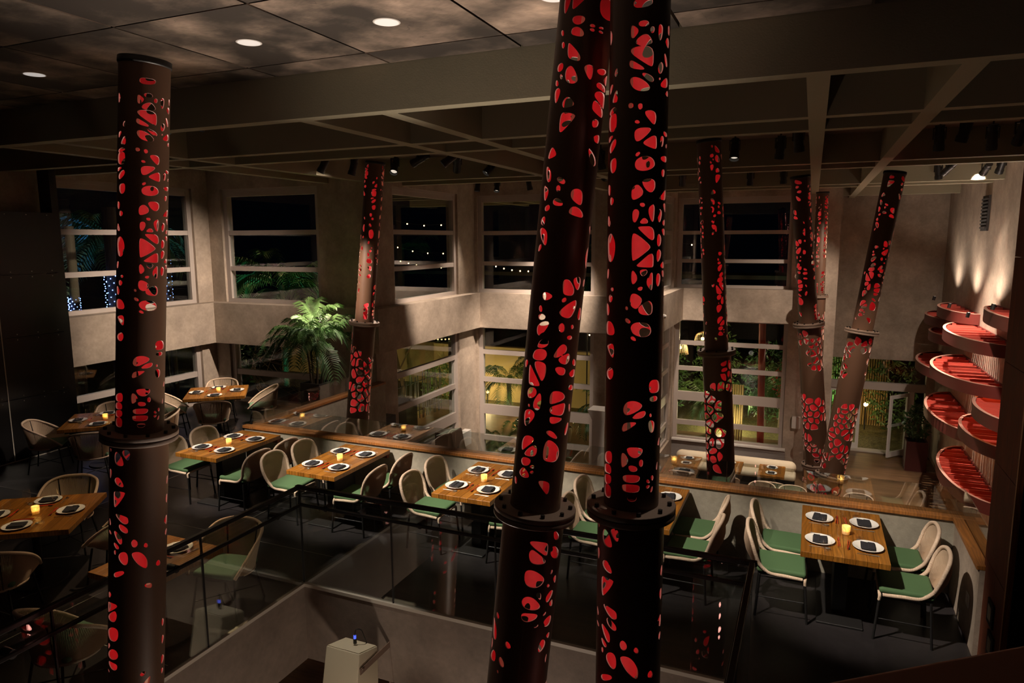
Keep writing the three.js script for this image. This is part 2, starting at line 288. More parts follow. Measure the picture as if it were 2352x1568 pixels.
// black steel screen on the left, built of sheets with bolt heads along the joints
{
  const w = structGroup('wall_screen', 'tall black steel screen with small bolt heads at the left', 'wall');
  const xs = -11.95; let k = 0;
  for (let i = 0; i < 5; i++) for (let j = 0; j < 4; j++) {
    const z0 = -8.0 + i * 1.25, y0 = j * 1.02 + .02; part(w, 'sheet', bx(xs - .02, xs, y0, y0 + 1.01, z0, z0 + 1.24), M.blackGloss);
    if (i > 2) continue;
    const g = []; for (let q = 0; q < 4; q++) for (const dy of [.04, .97]) g.push(rod([xs, y0 + dy, z0 + .1 + q * .34], [xs + .008, y0 + dy, z0 + .1 + q * .34], .008, 6));
    const b = part(w, 'bolt_heads', g, M.steel); b.userData.kind = 'stuff';
  }
  part(w, 'edge_strip', bx(xs - .01, xs + .006, 0, 4.1, -6.985, -6.97), M.trim, 'pale vertical edge strip');
  part(w, 'floor_strip', bx(xs - .01, xs + .01, 0, .012, -8.0, -5.5), M.trim);
  part(w, 'post', bx(xs - .3, xs, 0, 5.18, -8.12, -8.0), M.blackGloss);
}
// timber-clad post at the right end of the parapet
{
  const p = structGroup('wall_timber_post', 'dark timber-clad post at the right end of the parapet', 'wall');
  for (let j = 0; j < 7; j++) part(p, 'plank', bx(1.50, 1.95, -.8 + j * .85, -.8 + j * .85 + .845, -6.80, -6.09), M.postWood);
  part(p, 'edge_bead', bx(1.49, 1.53, -.8, 5.15, -6.09, -6.06), M.railWood);
  part(p, 'dark_face', bx(1.53, 1.95, -.8, 5.15, -6.09, -6.05), M.black);
  part(p, 'dark_return', bx(1.95, 3.6, -.8, 5.15, -6.7, -5.6), M.black);
  for (const [n, y0, y1, z0, z1] of [['picture', .46, .66, -6.52, -6.34], ['picture', .22, .42, -6.44, -6.26]]) { const f = part(p, n + '_frame', bx(1.485, 1.5, y0, y1, z0, z1), M.black); part(f, 'picture_sheet', bx(1.482, 1.486, y0 + .04, y1 - .04, z0 + .04, z1 - .04), M.plasterGrey); }
}
// balcony guard close to the camera
{
  const g = structGroup('trim_2', 'dark brown balcony guard cap close in the lower right corner', 'trim');
  const c = new THREE.Group(); c.name = 'guard'; c.position.set(.18, 2.86, -1.255); c.rotation.y = Math.atan2(.31, .40); g.add(c);
  part(c, 'cap_board', rbx(-1.1, 1.3, -.03, .03, .0, .13, .014), M.guardCap);
  part(c, 'guard_panel', bx(-1.1, 1.3, -1.0, -.03, .02, .10), M.black);
}
// stairwell guard: frameless glass with two black rails
{
  const g = thing('stair_guard', 'frameless glass guard with two black rails around the stairwell', 'guard');
  const xs = [-4.765, -3.65, -2.53, -1.42, -.30], zs = [-5.49, -4.2, -2.9, -1.6, -.3];
  for (let i = 0; i < 4; i++) part(g, 'glass_pane', bx(xs[i] + .005, xs[i + 1] - .005, -.02, 1.04, -5.492, -5.482), M.railGlass);
  for (let i = 0; i < 4; i++) part(g, 'glass_pane', bx(-4.757, -4.747, -.02, 1.04, zs[i] + .005, zs[i + 1] - .005), M.railGlass);
  for (let i = 0; i < 4; i++) part(g, 'glass_pane', bx(-.31, -.30, -.02, 1.04, zs[i] + .005, zs[i + 1] - .005), M.railGlass);
  part(g, 'top_rail', [rbx(-4.80, -.27, 1.06, 1.10, -5.51, -5.465, .008), rbx(-4.78, -4.735, 1.06, 1.10, -5.465, 1.2, .008), rbx(-.33, -.285, 1.06, 1.10, -5.465, -1.5, .008)], M.blackGloss);
  part(g, 'lower_rail', [rbx(-4.72, -.33, .90, .93, -5.455, -5.425, .006), rbx(-4.72, -4.69, .90, .93, -5.42, 1.2, .006), rbx(-.36, -.33, .90, .93, -5.42, -1.5, .006)], M.blackGloss);
  for (const x of [-4.755, -3.65, -2.53, -1.42, -.305]) part(g, 'joint_bar', bx(x - .006, x + .006, 0, 1.06, -5.496, -5.478), M.black);
  for (const z of zs.slice(1)) { part(g, 'joint_bar', bx(-4.762, -4.742, 0, 1.06, z - .006, z + .006), M.black); part(g, 'joint_bar', bx(-.315, -.295, 0, 1.06, z - .006, z + .006), M.black); }
  for (const x of [-4.4, -4.0, -3.3, -2.2, -1.1]) part(g, 'clamp', rod([x, .915, -5.53], [x, .915, -5.44], .032, 12), M.black);
  for (const z of [-5.1, -3.9, -2.6]) part(g, 'clamp', rod([-4.80, .915, z], [-4.70, .915, z], .032, 12), M.black);
  // stringer of the stair beside the opening
  single('stair_stringer', [bx(-.24, -.19, .02, .10, -5.4, -1.5), bx(-.24, -.19, -.8, .02, -5.42, -5.36)], M.blackGloss, 'black steel stair stringer right of the stairwell glass', 'stair');
}
// ---------------------------------------------------------------- perforated pipes
// cut-outs of the steel shells: outlines in millimetres, along the circumference and up the pipe
const HOLES_FRONT = [[-32,2534,14,2539,58,2538,60,2514,23,2497,-30,2498],[-7,2438,42,2440,43,2414,-4,2411],[-44,2420,-27,2419,1,2393,-40,2349],[23,2380,47,2372,69,2331,-20,2328,-14,2358],[-39,2321,66,2326,70,2247,59,2225,-41,2291],[-47,2263,-29,2259,28,2223,18,2213,-47,2227],[7,2200,35,2201,74,2180,73,2160,48,2160],[-42,2184,1,2182,55,2143,49,2117,-9,2118,-41,2150],
[52,2413,74,2413,69,2382,49,2385],[94,2423,112,2429,125,2411,114,2355,96,2355],[166,2431,191,2437,195,2388,168,2392],[141,2350,162,2380,190,2366,180,2322],[133,2302,154,2296,176,2243,151,2238],[95,2234,117,2261,135,2241,123,2205,100,2199],[104,2184,114,2185,114,2172,102,2171],[116,2160,165,2195,184,2171,174,2143,117,2139],
[158,2119,186,2137,195,2101,158,2108],[-51,2065,-25,2064,-24,2041,-48,2039],[-5,2058,18,2062,21,2038,4,2028],[22,2022,70,2030,94,2011,88,1963,71,1964],[-17,1983,5,1983,9,1965,-16,1968],[-15,1944,59,1948,66,1933,2,1876,-17,1897],[96,1921,100,1858,91,1844,26,1868,30,1884],[141,1939,195,1929,195,1913,155,1911],
[124,1913,155,1911,144,1859,123,1863],[173,1875,195,1881,195,1859,174,1857],[-14,1821,6,1836,15,1828,-2,1807],[-13,1786,15,1810,62,1812,89,1788,88,1761,39,1740,-7,1749],[125,1814,195,1821,195,1788,136,1791],[-140,2211,-125,2240,-113,2233,-114,2207,-128,2196],[-185,2156,-158,2172,-144,2160,-183,2114],[-160,2083,-115,2152,-110,2079,-134,2078],
[-195,2036,-143,2059,-116,2051,-119,2038,-177,2022],[-195,2014,-141,2027,-116,2022,-117,1956,-138,1938,-191,1949],[-195,1917,-153,1925,-138,1918,-195,1885],[-185,1867,-120,1914,-116,1871,-168,1830],[-170,1800,-125,1814,-113,1801,-115,1753,-141,1736,-164,1751],[-195,2429,-176,2424,-158,2391,-189,2346],[21,1702,91,1705,98,1661,72,1634,38,1657],[-25,1659,3,1681,32,1649,27,1622,-15,1600,-27,1616],
[12,1587,40,1589,42,1570,22,1568],[55,1557,83,1583,96,1574,92,1497,76,1497],[-20,1546,-6,1560,13,1551,12,1524,-5,1489,-19,1503],[18,1497,38,1519,59,1503,58,1487,20,1487],[117,1555,135,1561,154,1542,137,1492,119,1498],[154,1586,195,1590,195,1543,184,1545],[122,1613,195,1668,195,1601,129,1607],[138,1752,172,1754,163,1715,139,1719],
[4,1467,21,1474,95,1473,97,1387],[-21,1432,-4,1442,75,1379,72,1363,-7,1304,-18,1311],[92,1356,96,1279,87,1270,5,1275,8,1286],[117,1426,129,1440,151,1420,148,1386,131,1373,116,1381],[115,1348,132,1363,154,1347,148,1319,129,1297,116,1303],[148,1463,195,1463,195,1428,167,1431],[158,1498,186,1512,195,1498,188,1476,161,1481],[149,1285,177,1302,195,1283,192,1262,149,1269],
[158,1254,195,1252,195,1218,169,1222],[23,1261,63,1262,59,1238,38,1226,23,1239],[81,1246,94,1243,92,1159,80,1157,52,1197],[118,1236,133,1242,154,1226,142,1178,124,1174,115,1197],[-20,1250,-9,1258,15,1217,-7,1185,-19,1195],[13,1170,33,1178,40,1169,31,1154,13,1159],[-23,1131,-6,1143,22,1130,39,1108,18,1069,1,1063,-24,1083],[21,1074,62,1104,84,1100,96,1079,93,1031,36,1034,18,1052],
[-49,1076,-35,1076,-32,1057,-47,1057],[-49,1015,-33,1016,-16,996,-26,988,-45,995],[-17,976,5,996,61,994,89,966,88,932,50,919,3,930,-17,953],[-19,922,-2,925,11,907,7,899,-16,907],[-195,1409,-152,1445,-126,1421,-111,1377,-123,1315,-146,1295,-178,1308],[-174,1530,-153,1488,-165,1474,-195,1483,-192,1527],[-195,1686,-158,1681,-165,1626,-195,1639],[-164,1618,-142,1622,-126,1605,-141,1581,-163,1585],
[-195,1256,-162,1263,-173,1212,-195,1210],[-145,1165,-123,1169,-118,1155,-132,1145,-146,1154],[-165,1124,-141,1131,-124,1115,-139,1089,-161,1092],[-195,1092,-154,1064,-158,1024,-188,1018],[-195,985,-136,994,-111,959,-110,925,-154,919,-195,926],[-177,862,-129,879,-112,868,-112,810,-127,802,-172,849],[-181,723,-135,755,-114,740,-116,705,-137,684,-172,695],[-49,554,-28,585,15,590,52,568,36,543,-21,511,-47,519],
[-1,503,25,529,66,539,69,516,49,498,2,494],[-55,441,-43,472,17,479,20,467,-43,422,-53,427],[85,679,104,697,153,689,170,653,161,625,98,625,87,643],[88,602,114,611,150,603,146,580,96,581],[90,519,104,520,107,498,92,501],[87,481,113,481,130,464,123,418,99,416,87,448],[163,353,195,384,190,333,166,334],[-32,343,55,342,55,312,29,288,6,286,-17,301],
[-57,307,-37,309,-12,268,-45,229,-56,238],[-19,241,1,247,30,237,28,213,-10,212],[38,269,50,281,61,267,57,237,39,242],[-47,193,43,195,43,163,14,151,-43,154],[-48,142,41,142,44,117,33,99,-37,100,-48,117],[-21,83,27,84,29,58,10,48,-18,53],[-195,271,-145,300,-115,300,-116,242,-138,232,-190,233],[-195,214,-138,230,-119,213,-120,180,-146,176,-195,172],
[-195,156,-136,172,-118,165,-119,128,-155,114,-195,116],[-195,100,-144,116,-117,104,-119,48,-142,40,-189,43],[110,181,125,185,132,169,125,150,113,162],[82,166,94,167,109,142,82,148],[81,136,110,132,92,112,80,121],[130,127,123,92,107,90,112,117],[149,210,169,263,168,199]];
const HOLES_BACK = [[-145,2761,-127,2778,-100,2775,-98,2745,-124,2685,-140,2700],[-86,2732,-84,2775,-53,2792,-11,2783,-14,2757,-81,2695],[59,2749,82,2779,113,2782,158,2758,170,2687,122,2672,71,2686],[-77,2666,-46,2673,-10,2668,-10,2644,-40,2625,-73,2638],[-76,2606,-58,2619,-27,2613,-7,2590,-11,2571,-40,2571,-76,2582],[18,2633,35,2638,49,2630,47,2621,19,2621],[19,2615,47,2616,46,2598,21,2603],[67,2629,96,2634,103,2623,69,2619],
[67,2612,99,2612,99,2599,70,2602],[-148,2609,-129,2609,-121,2586,-128,2576,-143,2586],[-132,2547,-115,2549,-107,2529,-114,2513,-128,2521],[-87,2531,-80,2542,-18,2484,-12,2456,-26,2449,-71,2460,-84,2481],[-150,2431,-120,2446,-102,2434,-109,2402,-144,2399],[-87,2404,-66,2428,-44,2417,-12,2360,-26,2338,-62,2338,-84,2360],[12,2426,34,2438,60,2434,63,2396,55,2365,42,2367,17,2404],[85,2423,137,2435,167,2433,164,2416,124,2399,91,2404],
[-123,2385,-107,2387,-99,2362,-114,2358],[146,2387,195,2420,195,2400,195,2354,149,2371],[90,2349,105,2361,131,2360,185,2347,191,2322,101,2330],[85,2298,103,2316,161,2320,195,2303,195,2243,175,2242,97,2277],[80,2244,88,2267,111,2264,183,2232,188,2201,153,2191,84,2214],[89,2163,108,2178,146,2170,136,2140,95,2129],[-152,2308,-117,2320,-105,2295,-129,2234,-144,2256],[-152,2361,-131,2355,-124,2326,-151,2330],
[-86,2248,-61,2273,-35,2258,-16,2227,-67,2213,-84,2220],[-90,2187,-58,2191,-15,2185,-7,2171,-49,2116,-78,2087,-90,2102],[101,2074,129,2099,175,2102,171,2061,141,2057],[81,2024,99,2019,159,1970,159,1943,129,1935,105,1954],[-153,1970,-125,2022,-91,1982,-97,1966,-147,1951],[-161,1908,-145,1915,-113,1887,-110,1835,-140,1830],[-73,1856,-57,1862,-25,1846,-24,1829,-41,1823,-68,1839],[-73,1810,-59,1820,-46,1809,-49,1783,-68,1784],
[-166,1817,-131,1804,-116,1780,-137,1728,-152,1743],[-84,1740,-58,1753,-28,1734,-25,1710,-79,1711],[-137,1701,-109,1715,-98,1703,-104,1682,-133,1677],[9,1780,21,1803,51,1809,77,1795,82,1740,70,1721,21,1748],[10,1687,22,1710,48,1716,84,1696,98,1670,88,1658,17,1672],[-162,1630,-138,1652,-123,1645,-125,1600,-157,1606],[-164,1583,-128,1590,-97,1564,-96,1505,-109,1493,-149,1541],[-157,1492,-133,1505,-131,1475,-161,1453],
[19,1315,35,1328,61,1320,93,1276,87,1240,32,1242,23,1267],[73,1332,115,1346,134,1335,135,1298,121,1270,100,1279],[20,1213,37,1230,51,1224,48,1206,28,1199],[18,1152,50,1188,108,1221,121,1202,112,1160,84,1116,39,1121,18,1140],[-90,1241,-65,1248,-29,1234,-36,1216,-66,1200,-84,1208],[-104,1164,-92,1175,-80,1156,-82,1135,-99,1137],[-105,1115,-81,1129,-57,1118,-58,1100,-94,1089],[-106,1050,-79,1083,-38,1091,-33,1070,-71,1007,-97,1008],
[20,1073,39,1092,58,1071,56,1044,39,1034,22,1052],[92,1078,111,1083,120,1064,103,1053],[74,1015,96,1023,114,1015,112,999,84,997],[143,1132,156,1184,194,1152,181,1103,147,1110],[164,1290,169,1330,195,1334,195,1294],[157,1467,195,1524,195,1448,195,1381,164,1418],[165,1617,187,1625,195,1593,192,1569],[-89,948,-72,986,-29,995,-23,964,-48,942,-84,939],
[-114,896,-94,929,-41,936,-25,908,-41,874,-79,868,-111,874],[-106,856,-59,864,-25,853,-22,797,-38,756,-51,764],[-134,830,-121,835,-51,742,-54,725,-114,723,-126,737],[10,909,39,963,63,974,87,954,79,923,34,896,13,896],[35,889,70,912,103,924,115,895,97,859,56,863],[22,837,51,847,91,835,89,804,69,797,43,805],[-129,673,-116,708,-75,715,-62,688,-73,662,-111,644],[-79,623,-69,656,-47,691,-35,677,-32,608,-49,587,-72,595],
[-115,611,-104,618,-96,605,-105,594],[14,684,29,709,79,706,110,678,99,658,22,631,15,643],[17,615,61,631,109,641,118,623,110,573,74,569,24,580],[23,558,37,563,103,554,99,540,54,520,29,526],[-137,562,-111,584,-78,585,-60,565,-69,535,-107,486,-127,494],[14,482,45,482,81,450,83,433,56,440,17,462],[9,379,21,424,45,427,87,397,109,360,103,316,77,299,21,307,11,328],[-132,389,-115,428,-79,439,-52,428,-55,406,-99,363,-125,338],
[-106,329,-78,367,-47,390,-30,385,-28,347,-41,323,-93,319],[-126,286,-104,309,-64,308,-56,292,-70,265,-109,257],[-61,266,-42,276,-32,269,-37,252,-59,256],[-57,234,-39,244,-32,233,-40,221,-54,224],[-128,220,-104,248,-85,243,-58,214,-62,194,-101,190,-125,201],[-9,185,26,191,66,177,68,134,58,109,45,117],[-175,166,-159,178,-139,157,-145,132,-163,136],[140,879,153,890,194,863,185,843,144,853],
[122,812,154,829,195,821,195,786,151,782,125,796],[128,729,142,744,191,729,190,704,134,712],[136,471,159,524,182,511,166,457,146,443],[148,617,161,636,179,600,171,573],[-190,840,-162,860,-145,844,-170,802]];
const HOLES_LOW_FRONT = [[-172,-70,-156,-39,-120,-59,-100,-110,-103,-132,-141,-137,-167,-118],[-112,-35,-88,-19,-64,-28,-59,-59,-70,-100,-104,-61],[-41,-38,-17,-19,31,-18,36,-35,-10,-58,-39,-53],[-239,-33,-200,-36,-222,-67],[-173,-240,-152,-216,-123,-219,-97,-265,-104,-281,-151,-270],[-177,-331,-164,-314,-93,-311,-88,-323,-113,-371,-156,-425,-171,-425],[-158,-480,-146,-467,-73,-481,-65,-505,-68,-532,-103,-533],[-132,-550,-117,-533,-72,-560,-65,-585,-75,-601,-116,-583],
[-175,-602,-157,-590,-112,-620,-104,-650,-107,-680,-130,-676],[-175,-683,-160,-673,-125,-697,-129,-718,-154,-716],[-171,-734,-154,-726,-149,-746,-162,-769],[-46,-658,-31,-637,-10,-655,-6,-684,-24,-701,-42,-687],[32,-679,44,-673,59,-697,51,-714,29,-702],[-132,-765,-110,-733,-79,-730,-65,-756,-65,-808,-84,-827,-120,-799],[-46,-746,-24,-729,18,-739,55,-800,56,-852,38,-859,-10,-814],[115,-838,136,-824,155,-857,147,-876,115,-864],
[198,-284,227,-243,239,-284,221,-321],[189,-403,233,-372,228,-467],[186,-556,231,-525,231,-614,189,-584],[191,-651,236,-630,220,-694],[-239,-173,-195,-179,-222,-262],[-239,-511,-200,-549,-225,-582],[-239,-603,-198,-613,-200,-634,-233,-627],[-174,-895,-97,-860,-83,-885,-159,-930]];
const HOLES_LOW_BACK = [[-239,58,-215,71,-186,65,-199,40,-239,23],[39,-20,64,-4,85,-18,86,-48,69,-54],[121,24,212,30,223,-22,209,-70,151,-25],[125,-24,152,-29,187,-72,169,-87,135,-74],[-17,-81,18,-75,86,-86,96,-103,97,-164,83,-164,-5,-104],[-14,-158,-3,-128,16,-131,89,-188,87,-212,37,-216,0,-204],[118,-142,127,-115,159,-122,203,-167,192,-203,154,-195,125,-171],[-25,-272,-9,-251,34,-254,92,-297,91,-331,56,-357,3,-352,-22,-326],
[128,-277,147,-257,157,-274,143,-292],[160,-320,199,-302,201,-372],[114,-351,127,-341,143,-357,130,-370],[46,-393,82,-384,87,-435,76,-432],[-28,-448,-11,-413,34,-414,85,-465,81,-488,41,-496,-12,-481],[-22,-530,-9,-512,74,-517,73,-545,28,-568,-11,-563],[116,-427,150,-391,183,-398,170,-434,132,-467],[152,-467,183,-450,194,-501,162,-493],
[111,-531,136,-513,135,-530,116,-542],[120,-566,192,-549,190,-610,132,-619],[55,-596,87,-583,88,-597,65,-608],[149,-675,195,-659,190,-710],[103,-733,123,-685,155,-706,155,-741,123,-769,106,-762],[171,-834,190,-788,187,-871],[-207,-590,-191,-574,-168,-592,-174,-612,-195,-615],[-239,-650,-239,-628,-196,-662,-179,-702,-180,-752,-221,-753],
[-239,-807,-239,-753,-211,-791,-239,-850,-239,-847],[-239,-879,-204,-821,-170,-818,-166,-883,-215,-893],[-140,-846,-124,-820,-96,-850,-95,-884,-122,-880],[-105,-726,-86,-708,-63,-732,-65,-751,-90,-756],[-145,-923,-136,-911,-128,-929,-133,-941],[-239,-951,-239,-1016,-239,-1016]];
function chaikin(p, it = 2) { for (let k = 0; k < it; k++) { const q = []; for (let i = 0; i < p.length; i++) { const a = p[i], b = p[(i + 1) % p.length]; q.push([a[0] * .75 + b[0] * .25, a[1] * .75 + b[1] * .25], [a[0] * .25 + b[0] * .75, a[1] * .25 + b[1] * .75]); } p = q; } return p; }
function polySD(p, x, y) {                                              // > 0 inside
  let d = 1e9, inside = false;
  for (let i = 0, j = p.length - 1; i < p.length; j = i++) {
    const ax = p[j][0], ay = p[j][1], bx_ = p[i][0], by = p[i][1], ex = bx_ - ax, ey = by - ay, t = Math.max(0, Math.min(1, ((x - ax) * ex + (y - ay) * ey) / (ex * ex + ey * ey + 1e-12))), dx = x - ax - ex * t, dy = y - ay - ey * t;
    d = Math.min(d, dx * dx + dy * dy);
    if ((ay > y) !== (by > y) && x < (bx_ - ax) * (y - ay) / (by - ay) + ax) inside = !inside;
  }
  d = Math.sqrt(d); return inside ? d : -d;
}
function perforate(R, L, polys, cell, grow = 1.03, th = .007) {
  const C = 2 * Math.PI * R, nu = Math.round(C / cell), nv = Math.round(L / cell), du = C / nu, dv = L / nv, f = new Float32Array(nu * (nv + 1)).fill(-1);
  for (let P of polys) {
    { let cx = 0, cy = 0; for (const q of P) { cx += q[0] / P.length; cy += q[1] / P.length; } P = chaikin(P.map(q => [cx + (q[0] - cx) * grow, cy + (q[1] - cy) * grow]), 2); } let x0 = 1e9, x1 = -1e9, y0 = 1e9, y1 = -1e9; for (const q of P) { x0 = Math.min(x0, q[0]); x1 = Math.max(x1, q[0]); y0 = Math.min(y0, q[1]); y1 = Math.max(y1, q[1]); }
    if (y0 < .04 || y1 > L - .04) continue;
    for (let i = Math.floor(x0 / du) - 2; i <= Math.ceil(x1 / du) + 2; i++) for (let j = Math.max(1, Math.floor(y0 / dv) - 2); j <= Math.min(nv - 1, Math.ceil(y1 / dv) + 2); j++) { const k = (((i % nu) + nu) % nu) * (nv + 1) + j; f[k] = Math.max(f[k], polySD(P, i * du, j * dv)); }
  }
  const O = [], ON = [], I = [], IN = [], E = [], r2 = R - th;
  const pt = (u, v, r) => { const a = u / R; return [r * Math.sin(a), v, r * Math.cos(a)]; }, nm = u => [Math.sin(u / R), 0, Math.cos(u / R)];
  const tri = (a, b, c) => { for (const q of [a, b, c]) { O.push(...pt(q[0], q[1], R)); ON.push(...nm(q[0])); } for (const q of [a, c, b]) { I.push(...pt(q[0], q[1], r2)); IN.push(...nm(q[0]).map(v => -v)); } };
  const F = (i, j) => f[((i + nu) % nu) * (nv + 1) + j];
  for (let i = 0; i < nu; i++) {
    let run = -1; const flush = j => { if (run >= 0 && j > run) { const a = [i * du, run * dv], b = [(i + 1) * du, run * dv], c = [(i + 1) * du, j * dv], d = [i * du, j * dv]; tri(a, b, c); tri(a, c, d); } run = -1; };
    for (let j = 0; j < nv; j++) {
      const v = [F(i, j), F(i + 1, j), F(i + 1, j + 1), F(i, j + 1)], n = v.filter(x => x < 0).length;
      if (n === 4) { if (run < 0) run = j; continue; }
      flush(j); if (!n) continue;
      const q = [[i * du, j * dv], [(i + 1) * du, j * dv], [(i + 1) * du, (j + 1) * dv], [i * du, (j + 1) * dv]], poly = [], cross = [];
      for (let k = 0; k < 4; k++) { const m = (k + 1) % 4; if (v[k] < 0) poly.push(q[k]); if ((v[k] < 0) !== (v[m] < 0)) { const t = v[k] / (v[k] - v[m]), p = [q[k][0] + (q[m][0] - q[k][0]) * t, q[k][1] + (q[m][1] - q[k][1]) * t]; poly.push(p); cross.push([p, v[k] < 0]); } }
      for (let k = 1; k < poly.length - 1; k++) tri(poly[0], poly[k], poly[k + 1]);
      if (cross.length === 2) { const [a, b] = cross[0][1] ? [cross[0][0], cross[1][0]] : [cross[1][0], cross[0][0]], A = pt(...a, R), B = pt(...b, R), c = pt(...b, r2), d = pt(...a, r2); E.push(...A, ...B, ...c, ...A, ...c, ...d); }
    }
    flush(nv);
  }
  const geo = (p, n) => { const g = new THREE.BufferGeometry(); g.setAttribute('position', new THREE.BufferAttribute(new Float32Array(p), 3)); if (n) g.setAttribute('normal', new THREE.BufferAttribute(new Float32Array(n), 3)); else g.computeVertexNormals(); const uv = new Float32Array(p.length / 3 * 2); for (let i = 0; i < p.length / 3; i++) { uv[2 * i] = Math.atan2(p[3 * i], p[3 * i + 2]) * R; uv[2 * i + 1] = p[3 * i + 1]; } g.setAttribute('uv', new THREE.BufferAttribute(uv, 2)); return g; };
  return { shell: geo(O, ON), liner: geo(I, IN), rims: geo(E), R, L };
}
const RU = .1475, RL = .18;
const pairs = (l, ds, dh, rev = 1) => l.map(q => { const p = []; for (let i = 0; i < q.length; i += 2) p.push([q[i] / 1000 * rev + ds, q[i + 1] / 1000 + dh]); return p; });
const upPolys = [...pairs(HOLES_FRONT, 0, .02), ...pairs(HOLES_BACK, Math.PI * RU, .02)];
function lowPolys(L) {
  const out = []; for (let k = 0; k < 5; k++) { const dh = L - .02 - k * 1.04, rot = [0, 2.3, .9, 3.6, 1.7][k] * RL, rv = k % 2 ? -1 : 1; out.push(...pairs(HOLES_LOW_FRONT, rot, dh, rv), ...pairs(HOLES_LOW_BACK, rot + Math.PI * RL, dh, rv)); }
  return out;
}
// denser fields of cut-outs for the lower lengths of the far pipes: shrunken cells of a random net
function cellPolys(R, L, n, keep) {
  const C = 2 * Math.PI * R, P = []; for (let t = 0; t < 4000 && P.length < n; t++) { const q = [rnd() * C, rnd() * L]; if (P.every(o => { let dx = Math.abs(o[0] - q[0]); dx = Math.min(dx, C - dx); return dx * dx + (o[1] - q[1]) ** 2 * .8 > (.046 + .04 * n8(q[0], q[1] * .4)) ** 2; })) P.push(q); }
  const out = [];
  for (const a of P) {
    if (n4(a[0] / C, a[1] / L * 1.3 + .2) < keep) continue;
    let poly = []; for (let k = 0; k < 14; k++) poly.push([a[0] + .075 * Math.cos(k / 14 * 6.283), a[1] + .075 * Math.sin(k / 14 * 6.283)]);
    for (const b of P) { if (a === b) continue; let dx = b[0] - a[0]; if (dx > C / 2) dx -= C; if (dx < -C / 2) dx += C; const dy = b[1] - a[1], d = Math.hypot(dx, dy); if (d > .16) continue; const nx = dx / d, ny = dy / d, c = d / 2 - .011; const q = []; for (let i = 0; i < poly.length; i++) { const p = poly[i], r = poly[(i + 1) % poly.length], e = (p[0] - a[0]) * nx + (p[1] - a[1]) * ny - c, g = (r[0] - a[0]) * nx + (r[1] - a[1]) * ny - c; if (e <= 0) q.push(p); if ((e < 0) !== (g < 0)) { const t = e / (e - g); q.push([p[0] + (r[0] - p[0]) * t, p[1] + (r[1] - p[1]) * t]); } } poly = q; if (poly.length < 3) break; }
    if (poly.length >= 3) out.push(poly);
  }
  return out;
}
const secLowFar = perforate(RL, 4.85, cellPolys(RL, 4.85, 420, .44), .0115, 1), secMid = perforate(RL, 2.2, cellPolys(RL, 2.2, 240, .40), .0115, 1), secBase = perforate(RL, 2.6, cellPolys(RL, 2.6, 270, .42), .0115, 1);
const flangeGeo = lathe([[.10, -.032], [.236, -.032], [.240, -.028], [.240, -.004], [.232, -.002], [.232, .002], [.240, .004], [.240, .028], [.236, .032], [.10, .032]], 56), boltGeo = rod([0, .03, .206], [0, .052, .206], .0125, 6);
function section(P, name, sec, y, len, ledAt, power) {
  const s = len / sec.L, sh = part(P, name, sec.shell, M.pipe), li = part(sh, 'red_liner', sec.liner, M.liner, 'bright red inside'), ri = part(sh, 'cut_edges', sec.rims, M.cut, 'pale raw cut edges'); ri.userData.kind = 'stuff';
  sh.position.y = y; sh.scale.y = s;
  // LED strip on the inside of the shell, and the light it gives
  const st = mesh('led_strip', bx(-.027, .027, .12, len - .12, sec.R - .014, sec.R - .011), M.led); st.rotation.y = ledAt; st.position.y = y; P.add(st);
  const L = new THREE.RectAreaLight(lin(1, .42, .34), power, .054, len - .3); L.position.set(Math.sin(ledAt) * (sec.R - .017), y + len / 2, Math.cos(ledAt) * (sec.R - .017)); L.rotation.y = ledAt; P.add(L);
}
function pipe(label, flangeAt, topAt, turn, near, y2, ledAt, endY, squash = 1, ledLow = undefined, power = 4.9) {
  const f = V(...flangeAt), t = V(...topAt), dir = t.clone().sub(f).normalize(), P = thing('perforated_pipe', label, 'pipe', flangeAt, 0, 'red perforated bamboo-like pipes');
  P.quaternion.setFromUnitVectors(V(0, 1, 0), dir).multiply(new THREE.Quaternion().setFromAxisAngle(V(0, 1, 0), turn));
  const upL = (endY - f.y) / dir.y - .02; section(P, 'upper_length', perforate(RU, upL, upPolys.map(q => q.map(c => [c[0], c[1] * squash])), near ? .0062 : .0105), .02, upL, ledAt, power);
  part(P, 'top_ring', lathe([[RU - .012, -.01], [RU + .006, -.01], [RU + .008, 0], [RU + .006, .03], [RU - .012, .03], [RU - .012, -.01]], 40), M.black).position.y = (endY - f.y) / dir.y - .02;
  const fl = (y) => { const F = part(P, 'flange', flangeGeo, M.flange); F.position.y = y; for (let k = 0; k < 10; k++) { const b = part(F, 'bolt', boltGeo, M.bolt); b.rotation.y = k * Math.PI / 5 + .2; } };
  fl(0);
  const down = (f.y - YL) / dir.y;
  if (y2 === undefined) section(P, 'lower_length', near ? perforate(RL, down - .02, lowPolys(down - .02), .0075) : secLowFar, -down, down - .02, ledLow ?? ledAt, power);
  else { const d2 = (f.y - y2) / dir.y; section(P, 'middle_length', secMid, -d2, d2 - .02, ledAt, power); fl(-d2); section(P, 'base_length', secBase, -down, down - d2 - .02, ledAt, power); }
  return P;
}
const toEye = p => Math.atan2(-p[0], -p[2]);
const along = (a, b, y) => { const t = (y - a[1]) / (b[1] - a[1]); return [a[0] + (b[0] - a[0]) * t, y, a[2] + (b[2] - a[2]) * t]; };
